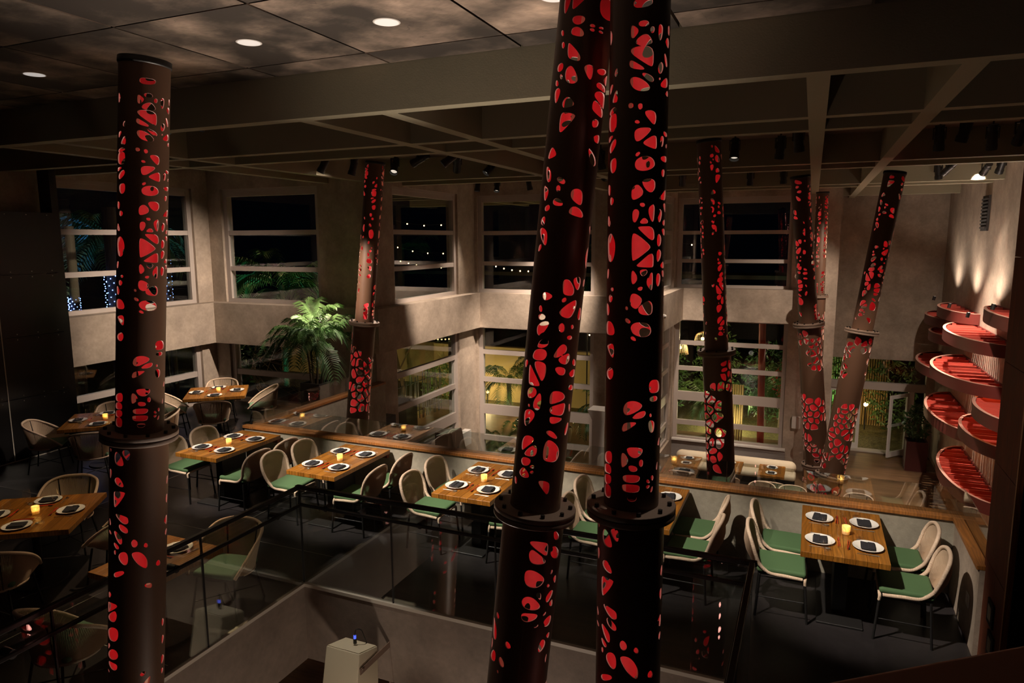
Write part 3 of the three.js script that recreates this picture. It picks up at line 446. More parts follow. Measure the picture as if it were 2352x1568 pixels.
{
  const P = [
    ['tall brown perforated pipe left of the stairwell, standing alone', [-4.134, 2.313, -3.22], [-3.925, 4.71, -3.31], 0, true, undefined, -.4, 4.72, .89, .45],
    ['left one of the two big leaning pipes in the foreground', [-1.424, 2.032, -3.644], [-1.166, 4.855, -3.754], Math.PI, true, undefined, Math.PI, 4.93, 1, Math.PI - .7],
    ['right one of the two big foreground pipes, nearly upright', [-.842, 2.15, -3.60], [-.847, 4.767, -3.598], 0, true, undefined, -.4, 4.93, 1, .45],
    ['pale lit leaning pipe beside the potted palm', [-6.496, 2.302, -9.182], [-6.259, 4.795, -9.284], 1.1, false, undefined, .15, 4.79],
    ['single perforated pipe in front of the back window wall', [-1.079, 2.156, -9.222], [-1.259, 4.812, -9.145], 4.2, false, undefined, -2.95, 4.81],
    ['left pipe of the crossing pair before the end wall', [0, 2.226, -12.188], [-.246, 4.568, -12.082], 2.0, false, -.123, -.75, 4.57],
    ['right leaning pipe of the crossing pair before the end wall', [.737, 2.208, -11.634], [1.04, 4.549, -11.764], 3.3, false, -.048, -2.05, 4.55],
    ['slim distant pipe half hidden behind the crossing pair', [.177, 2.168, -19.12], [.146, 4.744, -19.107], .7, false, -1.5, .55, 4.73],
  ];
  for (const [label, f, t, turn, near, y2, led, end, sq, ll] of P) pipe(label, f, t, toEye(f) + turn, near, y2, led, end, sq, ll);
}
// ---------------------------------------------------------------- chairs
function strands(top, bot, n, bulge, w = .0042, seg = 5) {              // rope strands as three-sided rods between two edges
  const pos = [];
  for (let i = 0; i < n; i++) {
    const s = (i + .5) / n, a = top(s), b = bot(s), pts = [];
    for (let k = 0; k <= seg; k++) { const t = k / seg, p = a.clone().lerp(b, t), o = bulge(s, t); pts.push(p.add(o)); }
    const side = top(Math.min(1, s + .01)).sub(top(Math.max(0, s - .01))).normalize(), out = side.clone().cross(b.clone().sub(a).normalize()).normalize();
    const ring = p => [0, 1, 2].map(q => p.clone().addScaledVector(side, Math.cos(q * 2.094 + .5) * w).addScaledVector(out, Math.sin(q * 2.094 + .5) * w));
    for (let k = 0; k < seg; k++) { const A = ring(pts[k]), B = ring(pts[k + 1]); for (let q = 0; q < 3; q++) { const r = (q + 1) % 3; for (const v of [A[q], A[r], B[r], A[q], B[r], B[q]]) pos.push(v.x, v.y, v.z); } }
  }
  const g = new THREE.BufferGeometry(); g.setAttribute('position', new THREE.BufferAttribute(new Float32Array(pos), 3)); g.computeVertexNormals(); return g;
}
const kinds = {};
function sideChair() {                                                   // armless chair: hoop back of rope, green cushion; front is +z
  const o = new THREE.Group(); o.name = 'side_chair';
  const hoop = [[.205, .425, .20], [.215, .438, .05], [.212, .45, -.10], [.216, .52, -.185], [.238, .62, -.225], [.240, .70, -.25], [.205, .785, -.285], [.12, .828, -.31], [0, .84, -.318]];
  const full = [...hoop, ...hoop.slice(0, -1).reverse().map(p => [-p[0], p[1], p[2]])].map(p => V(...p));
  part(o, 'hoop_frame', tube(full, .0185, 72, 8), M.tan, 'rope-wrapped tan hoop');
  const crv = new THREE.CatmullRomCurve3(full, false, 'centripetal');
  const top = s => crv.getPoint(.24 + s * .52), bot = s => V((.5 - s) * .36, .45, -.20 - .04 * Math.sin(s * Math.PI));
  const m = part(o, 'rope_back', strands(top, bot, 66, (s, t) => V(0, 0, -.055 * Math.sin(Math.PI * t) * Math.sin(s * Math.PI)), .0062), M.rope); m.userData.kind = 'stuff';
  part(o, 'front_rail', tube([[.205, .37, .225], [.208, .415, .222], [.19, .43, .225], [-.19, .43, .225], [-.208, .415, .222], [-.205, .37, .225]], .0145, 30, 8), M.tan);
  part(o, 'seat_panel', rbx(-.20, .20, .415, .437, -.20, .22, .008), M.black);
  part(o, 'seat_cushion', new RoundedBoxGeometry(.435, .056, .44, 4, .026).translate(0, .466, .01), M.green, 'green fabric cushion');
  for (const [x, z] of [[.205, .22], [-.205, .22], [.20, -.18], [-.20, -.18]]) part(o, 'leg', rod([x, .42, z], [x * 1.12, 0, z * 1.16], .0115, 8, .0125), M.black);
  for (const s of [-1, 1]) part(o, 'stretcher', rod([s * .218, .2, .22], [s * .216, .2, -.19], .006, 6), M.black);
  return o;
}
function armChair() {
  const o = new THREE.Group(); o.name = 'armchair';
  const rim = [[.255, .43, .255], [.285, .52, .16], [.300, .61, .04], [.300, .69, -.10], [.262, .755, -.225], [.16, .79, -.292], [0, .80, -.312]];
  const full = [...rim, ...rim.slice(0, -1).reverse().map(p => [-p[0], p[1], p[2]])].map(p => V(...p));
  part(o, 'rim_frame', tube(full, .0165, 72, 8), M.tan, 'rope-wrapped tan rim');
  const crv = new THREE.CatmullRomCurve3(full, false, 'centripetal');
  const low = s => { const a = -.42 + s * (Math.PI + .84); return V(.245 * Math.cos(a), .385, -.02 - .235 * Math.sin(a) + .0); };
  const m = part(o, 'rope_shell', strands(s => crv.getPoint(.015 + s * .97), low, 120, (s, t) => V(0, 0, 0), .0056, 3), M.rope); m.userData.kind = 'stuff';
  part(o, 'seat_ring', tube(Array.from({ length: 17 }, (_, i) => low(i / 16)), .013, 40, 8), M.tan);
  part(o, 'seat_panel', new THREE.CylinderGeometry(.24, .24, .02, 28).translate(0, .385, 0), M.black);
  part(o, 'seat_cushion', new RoundedBoxGeometry(.44, .06, .44, 4, .028).translate(0, .43, .02), M.paleGreen, 'pale green cushion');
  for (const sx of [-1, 1]) { part(o, 'leg', rod([sx * .2, .385, .19], [sx * .245, 0, .25], .011, 8), M.black); part(o, 'leg', rod([sx * .17, .385, -.19], [sx * .225, 0, -.25], .011, 8), M.black); part(o, 'back_upright', rod([sx * .14, .385, -.21], [sx * .175, .775, -.283], .008, 6), M.black); }
  part(o, 'cross_brace', [rod([.235, .14, .235], [-.215, .14, -.235], .006, 6), rod([-.235, .14, .235], [.215, .14, -.235], .006, 6)], M.black);
  return o;
}
kinds.side = sideChair(); kinds.arm = armChair();
function chair(kind, x, z, turn, label, group, y = 0) { const c = kinds[kind].clone(); c.name = numbered(c.name); c.userData = { label, category: 'chair', group }; c.position.set(x, y, z); c.rotation.y = turn; scene.add(c); return c; }

// ---------------------------------------------------------------- tables and what lies on them
function table(w, d, x, z, turn, label, leg, y = 0) {                     // top of separate staves running along local z
  const t = thing('dining_table', label, 'table', [x, y, z], turn, 'timber dining tables'), n = Math.round(w / .09), th = .055;
  for (let i = 0; i < n; i++) part(t, 'stave', rbx(-w / 2 + i * w / n + .0004, -w / 2 + (i + 1) * w / n - .0004, .75 - th, .75, -d / 2, d / 2, .0035, 1), M.tableWood[(i * 7 + Math.round(x * 3) + 400) % 4]);
  if (leg === 'slab') { part(t, 'pedestal', bx(-.06, .06, .02, .695, -d * .18, d * .18), M.black); part(t, 'base_plate', rbx(-.2, .2, 0, .02, -d * .38, d * .38, .006), M.black); part(t, 'wall_bracket', bx(-w / 2 + .02, w / 2 - .02, .64, .695, -d / 2, -d / 2 + .05), M.postWood); }
  else { part(t, 'pedestal', rod([0, .02, 0], [0, .695, 0], .04, 16), M.black); part(t, 'base_plate', new THREE.CylinderGeometry(.26, .27, .02, 32).translate(0, .01, 0), M.black); }
  part(t, 'apron', bx(-w / 2 + .08, w / 2 - .08, .66, .695, -d / 2 + .08, d / 2 - .08), M.black);
  return t;
}
const plateGeo = lathe([[0, .004], [.075, .004], [.085, .007], [.118, .017], [.132, .022], [.134, .020], [.120, .012], [.088, .002], [.0, .001]], 40);
const napGeo = (() => { const g = new RoundedBoxGeometry(.155, .012, .125, 2, .005); const p = g.attributes.position; for (let i = 0; i < p.count; i++) p.setY(i, p.getY(i) + .006 * Math.cos(p.getX(i) * 18) + .004 * Math.sin(p.getZ(i) * 30)); g.computeVertexNormals(); const h = new RoundedBoxGeometry(.15, .008, .058, 2, .004); h.translate(.002, .010, -.028); return merge([g, h]); })();
const wineBowl = lathe([[.004, .098], [.018, .104], [.034, .124], [.039, .148], [.036, .180], [.030, .205]], 22), wineStem = lathe([[.033, 0], [.031, .003], [.008, .008], [.0035, .02], [.0035, .09], [.005, .099], [0, .1]], 18), tumbGeo = lathe([[0, .006], [.030, .006], [.033, .012], [.038, .085]], 22), tumbBase = lathe([[0, 0], [.034, 0], [.0355, .004], [.034, .014], [0, .014]], 20);
const stick = rod([-.11, .009, 0], [.11, .007, 0], .0036, 6, .0022), restGeo = rbx(-.011, .011, 0, .011, -.020, .020, .004), spoonGeo = merge([(() => { const g = new THREE.SphereGeometry(.019, 14, 8); g.scale(1.35, .28, 1); g.translate(.075, .006, 0); return g; })(), rod([.055, .006, 0], [-.085, .004, 0], .0026, 6)]), forkGeo = merge([rod([.02, .005, 0], [-.10, .004, 0], .0026, 6), rbx(.02, .045, .003, .006, -.010, .010, .001, 1), ...[-.008, -.0027, .0027, .008].map(z => rod([.045, .005, z], [.085, .006, z], .0014, 5))]);
const cupGeo = lathe([[0, .003], [.034, .003], [.036, .010], [.039, .088]], 26), waxGeo = lathe([[0, .006], [.029, .006], [.029, .042], [0, .042]], 20), flameGeo = (() => { const g = new THREE.SphereGeometry(.006, 10, 8); g.scale(1, 2, 1); g.translate(0, .055, 0); return g; })();
const protos = {};
function proto(name, build) { const o = new THREE.Group(); o.name = name; build(o); protos[name] = o; }
proto('dinner_plate', o => part(o, 'disc', plateGeo, M.plate)); proto('folded_napkin', o => part(o, 'cloth', napGeo, M.napkin));
proto('wine_glass', o => { part(o, 'bowl', wineBowl, M.glass); part(o, 'stem', wineStem, M.glass); }); proto('tumbler', o => { part(o, 'wall', tumbGeo, M.glass); part(o, 'base', tumbBase, M.glass); });
proto('chopstick_pair', o => { const a = part(o, 'chopstick', stick, M.red), b = part(o, 'chopstick', stick, M.red); a.position.z = .006; b.position.z = -.006; a.rotation.y = .03; b.rotation.y = -.03; });
proto('chopstick_rest', o => part(o, 'block', restGeo, M.black)); proto('spoon', o => part(o, 'handle_and_bowl', spoonGeo, M.steel)); proto('fork', o => part(o, 'handle_and_tines', forkGeo, M.steel));
proto('candle_holder', o => { part(o, 'glass_cup', cupGeo, M.frost, 'frosted amber glass cup'); part(o, 'wax_candle', waxGeo, M.wax); part(o, 'candle_flame', flameGeo, M.flame); });
const cat = { dinner_plate: 'plate', folded_napkin: 'napkin', wine_glass: 'wine glass', tumbler: 'tumbler', chopstick_pair: 'chopsticks', chopstick_rest: 'chopstick rest', spoon: 'spoon', fork: 'fork', candle_holder: 'candle' };
const look = { dinner_plate: 'round white dinner plate', folded_napkin: 'folded black napkin', wine_glass: 'clear stemmed wine glass', tumbler: 'clear water tumbler', chopstick_pair: 'pair of red chopsticks', chopstick_rest: 'small black chopstick rest', spoon: 'small steel spoon', fork: 'steel fork', candle_holder: 'lit candle in amber glass cup' };
function put(kind, x, y, z, turn, label, group) { const c = protos[kind].clone(); c.name = numbered(kind); c.userData = { label, category: cat[kind], group }; c.position.set(x, y, z); c.rotation.y = turn; scene.add(c); return c; }
// a place at distance from the edge; dir = unit vector from the diner to the middle of the table
function place(px, pz, dx, dz, y, where, full = true, k = 0) {
  const rx = -dz, rz = dx, at = (f, s) => [px + dx * f + rx * s, pz + dz * f + rz * s], turn = Math.atan2(dx, dz), grp = n => look[n].split(' ').slice(-2).join(' ') + 's on the tables';
  const P = (kind, f, s, dy, t) => { const [x, z] = at(f, s); put(kind, x, y + dy, z, t, look[kind] + ' ' + where, 'table setting: ' + cat[kind]); };
  P('dinner_plate', 0, 0, .0005, turn); P('folded_napkin', .0, 0, .019, turn + rr(-.12, .12));
  P('tumbler', .06, .185, .0005, 0);
  if (!full) return;
  P('fork', .0, -.165, .0005, turn + Math.PI / 2); P('spoon', -.01, .155, .0005, turn - Math.PI / 2);
  P('wine_glass', .175, .10 + .03 * (k % 2), .0005, 0);
  P('chopstick_pair', .165, -.02, .006, turn + rr(-.1, .1)); P('chopstick_rest', .165, -.085, .0005, turn + Math.PI / 2);
}
function candle(x, y, z, where, power = .03) { put('candle_holder', x, y + .0005, z, 0, look.candle_holder + ' ' + where, 'table candles'); const L = new THREE.PointLight(lin(1, .62, .22), power, 4); L.position.set(x, y + .056, z); L.castShadow = true; scene.add(L); }
// five long tables along the parapet
const longs = [[-7.49, 'first'], [-5.58, 'second'], [-3.49, 'third'], [-1.53, 'fourth'], [.41, 'fifth']];
for (const [x, n] of longs) {
  const T = 'long table';
  table(.74, 1.23, x, -7.25, 0, `long timber table at the parapet, ${n} from the left`, 'slab');
  for (const [s, side] of [[-1, 'left'], [1, 'right']]) for (const [z, nf] of [[-6.92, 'near'], [-7.50, 'far']]) {
    chair('side', x + s * (.53 + rr(-.03, .03)), z + rr(-.02, .02), -s * Math.PI / 2 + rr(-.05, .05), `tan rope chair with green cushion, ${nf} ${side} seat of ${n} ${T}`, 'armless rope chairs at the long tables');
    place(x + s * .205, z - .02, -s, 0, .75, `at the ${nf} ${side} seat of the ${n} ${T}`, true, nf === 'near' ? 0 : 1);
  }
  candle(x + .03, .75, -7.20, `of the ${n} ${T}`);
}
// square tables turned askew at the left
const squares = [[-10.35, -9.78, .70, 'square table by the corner windows'], [-10.46, -7.52, .74, 'square table behind the left pipe'], [-7.46, -4.48, .61, 'square table at the left edge']];
for (const [x, z, a, n] of squares) {
  table(1.07, 1.07, x, z, a, `square timber ${n.replace('square ', '')}`, 'round');
  const dirs = [['right', Math.cos(a), -Math.sin(a)], ['left', -Math.cos(a), Math.sin(a)], ['near', Math.sin(a), Math.cos(a)], ['far', -Math.sin(a), -Math.cos(a)]];
  dirs.forEach(([w, ux, uz], k) => {
    const r = .80; chair('arm', x + ux * r, z + uz * r, Math.atan2(-ux, -uz) + rr(-.06, .06), `woven rope tub armchair on the ${w} side of the ${n}`, 'rope tub armchairs');
    place(x + ux * .36, z + uz * .36, -ux, -uz, .75, `on the ${w} side of the ${n}`, true, k);
  });
  candle(x + .04, .75, z, `of the ${n}`);
}
// small table beside the stairwell glass
{
  const n = 'small table beside the stairwell glass';
  table(.71, .84, -5.32, -4.22, 0, 'small timber table beside the stairwell glass', 'round');
  chair('arm', -5.16, -4.86, .18, 'rope tub armchair at the far end of the ' + n, 'rope tub armchairs');
  chair('arm', -5.30, -3.36, Math.PI, 'rope tub armchair at the near end of the ' + n, 'rope tub armchairs');
  place(-5.32, -4.44, 0, 1, .75, 'at the far end of the ' + n); place(-5.32, -4.0, 0, -1, .75, 'at the near end of the ' + n, true, 1);
}
// lower level: small tables before the banquette, a nearer row, and one at the right
{
  const row = [[-2.64, -17.4, 'left'], [-1.62, -17.4, 'middle'], [-.64, -17.4, 'right']];
  for (const [x, z, n] of row) {
    table(.60, .86, x, z, 0, `small timber table before the banquette, ${n} one`, 'round', YL);
    chair('arm', x, z + .72, Math.PI, `rope tub armchair facing the ${n} banquette table`, 'rope chairs on the lower level', YL);
    place(x, z + .22, 0, -1, YL + .75, `at the near side of the ${n} banquette table`, false); place(x, z - .22, 0, 1, YL + .75, `at the far side of the ${n} banquette table`, false);
  }
  const b = thing('banquette', 'pale upholstered banquette bench below the back windows', 'bench', [-1.6, YL, -18.25], 0);
  part(b, 'seat_pad', new RoundedBoxGeometry(3.0, .16, .5, 4, .07).translate(0, .40, 0), M.cushion); part(b, 'back_roll', (() => { const g = new THREE.CapsuleGeometry(.15, 2.7, 6, 18); g.rotateZ(Math.PI / 2); g.translate(0, .56, -.2); return g; })(), M.cushion); part(b, 'bench_base', bx(-1.48, 1.48, 0, .32, -.23, .2), M.black);
  const row2 = [[-.46, -15.3, 'left'], [.86, -15.3, 'right']];
  for (const [x, z, n] of row2) {
    table(.86, .62, x, z, 0, `small timber table behind the parapet, ${n} of the crossing pipes`, 'round', YL);
    for (const s of [-.2, .2]) { place(x + s, z + .12, 0, -1, YL + .75, `${s < 0 ? 'left' : 'right'} place, table ${n} of the crossing pipes`, false); chair('arm', x + s * 1.62, z - .72, 0, `rope tub armchair, ${s < 0 ? 'left' : 'right'} one behind the table ${n} of the crossing pipes`, 'rope chairs on the lower level', YL); }
  }
  table(.62, .86, 2.95, -13.9, .1, 'small timber table at the right wall under the red discs', 'round', YL);
  chair('arm', 2.30, -14.75, .9, 'rope tub armchair under the red discs, farther one', 'rope chairs on the lower level', YL); chair('arm', 2.16, -14.02, 1.2, 'rope tub armchair under the red discs, nearer one', 'rope chairs on the lower level', YL);
  place(2.8, -13.8, .9, 0, YL + .75, 'on the table under the red discs', false);
}
// ---------------------------------------------------------------- ceiling spotlights
const canGeo = merge([new THREE.CylinderGeometry(.062, .062, .20, 20, 1, true).rotateX(Math.PI / 2).translate(0, 0, .02), new THREE.CylinderGeometry(.07, .07, .07, 20, 1, true).rotateX(Math.PI / 2).translate(0, 0, .13), new THREE.CylinderGeometry(.05, .06, .09, 20).rotateX(Math.PI / 2).translate(0, 0, -.12)]), lensGeo = new THREE.CircleGeometry(.058, 20).translate(0, 0, .12), yokeGeo = merge([bx(-.078, -.068, -.02, .13, -.02, .02), bx(.068, .078, -.02, .13, -.02, .02), bx(-.078, .078, .12, .135, -.02, .02)]), stemGeo = rod([0, .13, 0], [0, .26, 0], .012, 8);
const warm = [1, .82, .66];
function spot(x, y, z, target, power, deg, label, color = warm, pen = .6) {
  const o = thing('track_spotlight', label, 'spotlight', [x, y, z], 0, 'ceiling track spotlights'), d = V(...target).sub(V(x, y, z)).normalize(), turn = Math.atan2(d.x, d.z), yk = part(o, 'yoke', yokeGeo, M.black); yk.rotation.y = turn;
  part(o, 'stem', stemGeo, M.black);
  const can = part(o, 'can', canGeo, M.black), le = part(can, 'lamp_lens', lensGeo, M.lens); can.quaternion.setFromUnitVectors(V(0, 0, 1), d);
  if (power) { const L = new THREE.SpotLight(lin(...color), power, 40, deg * Math.PI / 180, pen, 2); L.position.set(x + d.x * .19, y + d.y * .19, z + d.z * .19); L.target.position.set(...target); L.castShadow = true; L.shadow.radius = 3; L.shadow.mapSize.set(1024, 1024); scene.add(L, L.target); }
  return o;
}
// near bay behind the second pair of beams
const nearBay = [
  [-7.92, -10.18, [-10.35, .7, -9.78], 115, 14], [-7.68, -10.7, [-8.6, 1.9, -10.5], 120, 14], [-7.01, -11.02, [-6.5, 2.6, -9.2], 48, 13], [-6.07, -10.31, [-11.9, 2.3, -10.4], 170, 23], [-5.55, -10.41, [-10.4, .7, -7.5], 80, 11], [-5.83, -11.18, [-7.75, 1.7, -14.0], 150, 18],
  [-5.52, -11.91, [-7.7, 1.0, -9.2], 36, 20], [-3.35, -11.6, [-2.6, -2.6, -13.6], 20, 20], [-1.16, -11.22, [-1.1, .2, -9.2], 26, 22], [-.52, -11.24, [-1.2, -2.6, -12.9], 14, 18], [-.26, -10.45, [.3, -.4, -12.0], 40, 20], [1.48, -11.13, [1.9, -2.4, -13.2], 14, 20], [1.64, -10.29, [.5, 0, -11.7], 34, 18], [2.12, -11.34, [2.6, -2.4, -13.6], 24, 20], [2.37, -11.02, [1.6, YL, -17.8], 90, 26]];
nearBay.forEach(([x, z, t, p, a], i) => spot(x, 4.93, z, t, p, a, `black track spotlight in the middle ceiling bay, ${ord[i]} from the left`));
const farBay = [[-8.02 + .5, -15.47, [-7.8, 1.2, -15.0], 30, 24], [-7.2, -15.9, [-7.0, .0, -14], 0, 20], [-6.25, -15.61, [-5.8, 1.7, -16.2], 40, 28], [-3.9, -14.0, [-6.2, 1.8, -16.1], 190, 22], [-2.74, -15.99, [-3.2, 1.7, -18.2], 85, 24], [-1.35, -16.5, [-1.7, -2, -17.4], 85, 24], [-.66, -16.29, [-.6, -2, -17.2], 60, 20], [2.22, -16.5, [2.8, .5, -17.3], 190, 27], [2.32, -15.9, [-.8, 1.6, -19.8], 75, 22], [3.01, -16.4, [2.0, 1.5, -22.6], 45, 24], [3.1, -15.6, [2.0, YL, -20], 40, 26]];
farBay.forEach(([x, z, t, p, a], i) => spot(x, 4.93, z, t, p, a, `small black track spotlight in the rear ceiling bay, ${ord[i]} from the left`));
// two heads over the square table at the left edge and the stairwell, above the frame's edge
spot(-6.2, 4.96, -5.92, [-7.4, .7, -4.6], 26, 17, 'black spotlight in the front bay above the square left table', [1, .72, .42]);
spot(-6.75, 4.96, -5.9, [-5.4, .5, -4.3], 40, 14, 'black spotlight in the front bay above the stairwell table', [1, .72, .42]);
// recessed adjustable downlights in the front ceiling: the key lights of the long tables
for (const [i, [x, t, p, a]] of [[-8.06, [-7.4, .6, -7.2], 190, 11], [-6.78, [-5.45, .6, -7.25], 270, 12], [-5.48, [-3.4, .6, -7.25], 270, 12], [-4.18, [-3.9, -.35, -5.1], 34, 9], [-2.90, [-1.4, .6, -7.25], 150, 12], [-1.62, [.5, .6, -7.2], 165, 12.5], [-.34, [-1.1, 2.1, -3.75], 9, 16]].entries()) {
  const d = thing('recessed_downlight', `round recessed downlight in the front ceiling, ${ord[i]} from the left`, 'downlight', [x, 5.15, -4.5], 0, 'recessed downlights');
  part(d, 'trim_ring', lathe([[.075, -.001], [.098, -.001], [.10, .004], [.098, .008]], 32), M.white); part(d, 'lamp_face', new THREE.CircleGeometry(.088, 32).rotateX(Math.PI / 2).translate(0, -.0025, 0), M.down);
  const L = new THREE.SpotLight(lin(1, .87, .72), p, 40, a * Math.PI / 180, .55, 2); L.position.set(x, 5.135, -4.5); L.target.position.set(...t); L.castShadow = true; L.shadow.radius = 2.5; L.shadow.mapSize.set(1024, 1024); scene.add(L, L.target);
}
// lamps inside the stairwell, below the frame: one throws its light up to the front ceiling, a globe lights the stair walls
{
  const u = thing('stair_uplight', 'bronze uplight on the stair below the frame edge', 'uplight', [-2.9, -1.75, -4.35], 0);
  part(u, 'cup', lathe([[0, 0], [.09, 0], [.10, .02], [.11, .20], [.10, .20], [.09, .03]], 24), M.black); part(u, 'lamp_lens', new THREE.CircleGeometry(.09, 20).rotateX(-Math.PI / 2).translate(0, .16, 0), M.lens); part(u, 'foot', rod([0, YL + 1.75, 0], [0, 0, 0], .03, 10), M.black);
  const L = new THREE.SpotLight(lin(1, .84, .70), 135, 12, .47, 1, 2); L.position.set(-2.9, -1.52, -4.35); L.target.position.set(-2.6, 5.15, -3.75); L.castShadow = true; L.shadow.radius = 5; scene.add(L, L.target);
  const g = thing('stair_globe', 'round globe lamp in the stairwell below the frame edge', 'lamp', [-2.6, -2.1, -3.5], 0); part(g, 'lamp_globe', new THREE.SphereGeometry(.12, 20, 14), M.lens); part(g, 'stem', rod([0, YL + 2.1, 0], [0, -.11, 0], .02, 8), M.black);
  const G = new THREE.PointLight(lin(1, .80, .64), 7, 12); G.position.set(-2.6, -2.1, -3.5); G.castShadow = true; G.shadow.radius = 6; scene.add(G);
}
spot(-7.35, 4.96, -5.9, [-6.45, 2.9, -9.2], 150, 10, 'black spotlight in the front bay aimed at the pale leaning pipe');
// ---------------------------------------------------------------- red louvred discs on the right wall
function halfDisc(y, zc, a, b, n, label, glow) {
  const X = 3.4, o = thing('louvred_disc', label, 'wall sculpture', [X, y, zc], 0, 'red louvred half discs'), h = .24, arc = (k, q = 1) => { const t = -Math.PI / 2 + k * Math.PI; return [-b * q * Math.cos(t), -a * q * Math.sin(t)]; };
  const band = (n_, q0, q1, y0, y1, m) => { const s = 48, pos = [], quad = (A, B, C, D) => pos.push(...A, ...B, ...C, ...A, ...C, ...D), P = (k, q, yy) => { const [x, z] = arc(k / s, 1); const sx = x * (1 - q / b), sz = z * (1 - q / a); return [sx, yy, sz]; }; for (let k = 0; k < s; k++) { quad(P(k, q0, y0), P(k + 1, q0, y0), P(k + 1, q0, y1), P(k, q0, y1)); quad(P(k, q1, y1), P(k + 1, q1, y1), P(k + 1, q1, y0), P(k, q1, y0)); quad(P(k, q0, y1), P(k + 1, q0, y1), P(k + 1, q1, y1), P(k, q1, y1)); quad(P(k, q1, y0), P(k + 1, q1, y0), P(k + 1, q0, y0), P(k, q0, y0)); } const g = new THREE.BufferGeometry(); g.setAttribute('position', new THREE.BufferAttribute(new Float32Array(pos), 3)); g.computeVertexNormals(); return part(o, n_, toCreasedNormals(g, .7), m); };
  band('rim', 0, .035, -h, -.006, M.discRim); band('rim_edge', -.003, .055, -.006, .0, M.discEdge);
  for (let i = 1; i < n; i++) { const z = -a + 2 * a * i / n, w = b * Math.sqrt(Math.max(0, 1 - (z / a) ** 2)) - .04; if (w < .05) continue; const tall = i % 3 === 0; part(o, 'slat', bx(-w, -.01, tall ? -.15 : -.17, tall ? -.012 : -.05, z - .018, z + .018), M.discRed); }
  part(o, 'back_rail', bx(-.03, .0, -h, 0, -a, a), M.discRim);
  if (glow) band('led_rim', .036, .042, -h + .03, -h + .05, M.ledRim);
}
halfDisc(1.97, -19.3, 1.55, .55, 18, 'top small red louvred half disc, left of two, touching the wall');
halfDisc(1.60, -21.3, 1.35, .55, 14, 'farthest small red half disc at upper left of the wall');
halfDisc(1.30, -20.1, 1.2, .6, 14, 'small red half disc just below the farthest one');
halfDisc(1.72, -16.6, 2.0, .80, 30, 'large upper red half disc with pale lit rim');
halfDisc(2.30, -14.6, 1.7, .46, 20, 'top red half disc nearest to the timber post');
halfDisc(.50, -20.3, 1.9, .80, 24, 'red half disc with pale rim behind the large middle one');
halfDisc(.88, -17.1, 2.0, .92, 30, 'large middle red half disc with orange glow', true);
halfDisc(.62, -14.5, 1.3, .58, 16, 'small red half disc in front of the large middle one', true);
halfDisc(-.28, -18.2, 2.2, .80, 32, 'long glowing red half disc in the fourth tier', true);
halfDisc(.02, -15.3, 1.4, .62, 18, 'small glowing red half disc between middle and fourth tier', true);
halfDisc(-1.15, -16.4, 2.0, .74, 30, 'lowest glowing red half disc above the lower chairs', true);
// uplights standing on the top discs, grazing the wall
for (const [i, z] of [-20.6, -18.4, -16.3, -14.3].entries()) {
  const u = thing('wall_uplight', `small black uplight grazing the right wall above the discs, ${ord[i]} from the rear`, 'uplight', [2.90, 2.03 + .34 * (i > 2), z], 0, 'wall uplights');
  part(u, 'housing', rod([0, 0, 0], [.02, .10, 0], .035, 14), M.black); part(u, 'lamp_lens', new THREE.CircleGeometry(.03, 16).rotateX(-Math.PI / 2).translate(.02, .102, 0), M.lens);
  const L = new THREE.SpotLight(lin(1, .82, .66), [9, 12, 12, 12][i], 8, 1.1, .85, 2); L.position.set(2.92, 2.16 + .34 * (i > 2), z); L.target.position.set(3.15, 4.3, z); L.castShadow = true; scene.add(L, L.target);
}
// ---------------------------------------------------------------- loudspeakers, pillar, wall box
function loudspeaker(x, y, z, turn, s, label, top, body, cable) {
  const o = thing('loudspeaker', label, 'loudspeaker', [x, y, z], turn, 'bracketed loudspeakers'), g = rbx(-.19, .19, -.44, 0, -.15, .15, .012), p = g.attributes.position;
  for (let i = 0; i < p.count; i++) { const t = -p.getY(i) / .44; p.setZ(i, p.getZ(i) + (p.getZ(i) > 0 ? .10 : .02) * t); p.setX(i, p.getX(i) * (1 + .06 * t)); if (p.getY(i) > -.05) p.setY(i, p.getY(i) + (p.getZ(i)) * .28); }
  g.computeVertexNormals(); part(o, 'cabinet', toCreasedNormals(g, .6), body); o.scale.setScalar(s);
  part(o, 'top_plate', (() => { const q = bx(-.18, .18, .001, .006, -.14, .14), r = q.attributes.position; for (let i = 0; i < r.count; i++) r.setY(i, r.getY(i) + r.getZ(i) * .28); return q; })(), top);
  part(o, 'side_bracket', [bx(.195, .205, -.16, -.10, -.16, .16), rod([.19, -.13, .13], [.215, -.13, .13], .02, 10), bx(.195, .205, -.16, -.10, -.36, -.16)], M.flange); part(o, 'wall_arm', [bx(.18, .205, -.6, -.1, -.37, -.34), bx(-.15, -.13, -.6, -.3, -.37, -.15)], M.flange);
  if (cable) { part(o, 'cable_plug', rod([.02, .02, -.02], [.02, .07, -.02], .018, 10), M.black); part(o, 'indicator_lamp', rod([.02, .07, -.02], [.02, .10, -.02], .013, 10), M.blueLamp, 'small blue glowing plug'); part(o, 'cable', tube([[.02, .10, -.02], [.03, .16, -.03], [.06, .15, -.06], [.07, .06, -.10], [.07, -.1, -.16]], .005, 24, 6), M.black); }
}
loudspeaker(-3.90, -.28, -5.13, 0, 1.0, 'beige tapered loudspeaker with a cable below the stairwell edge', M.speaker, M.speaker, true);
loudspeaker(-7.42, -.72, -13.6, Math.PI / 2, 1.35, 'dark loudspeaker with a pale green top below the side windows', M.speakerTop, M.flange, false);
loudspeaker(3.0, -1.45, -16.9, -Math.PI / 2, 1.0, 'dark loudspeaker with a pale top under the lowest red disc', M.speakerTop, M.flange, false);
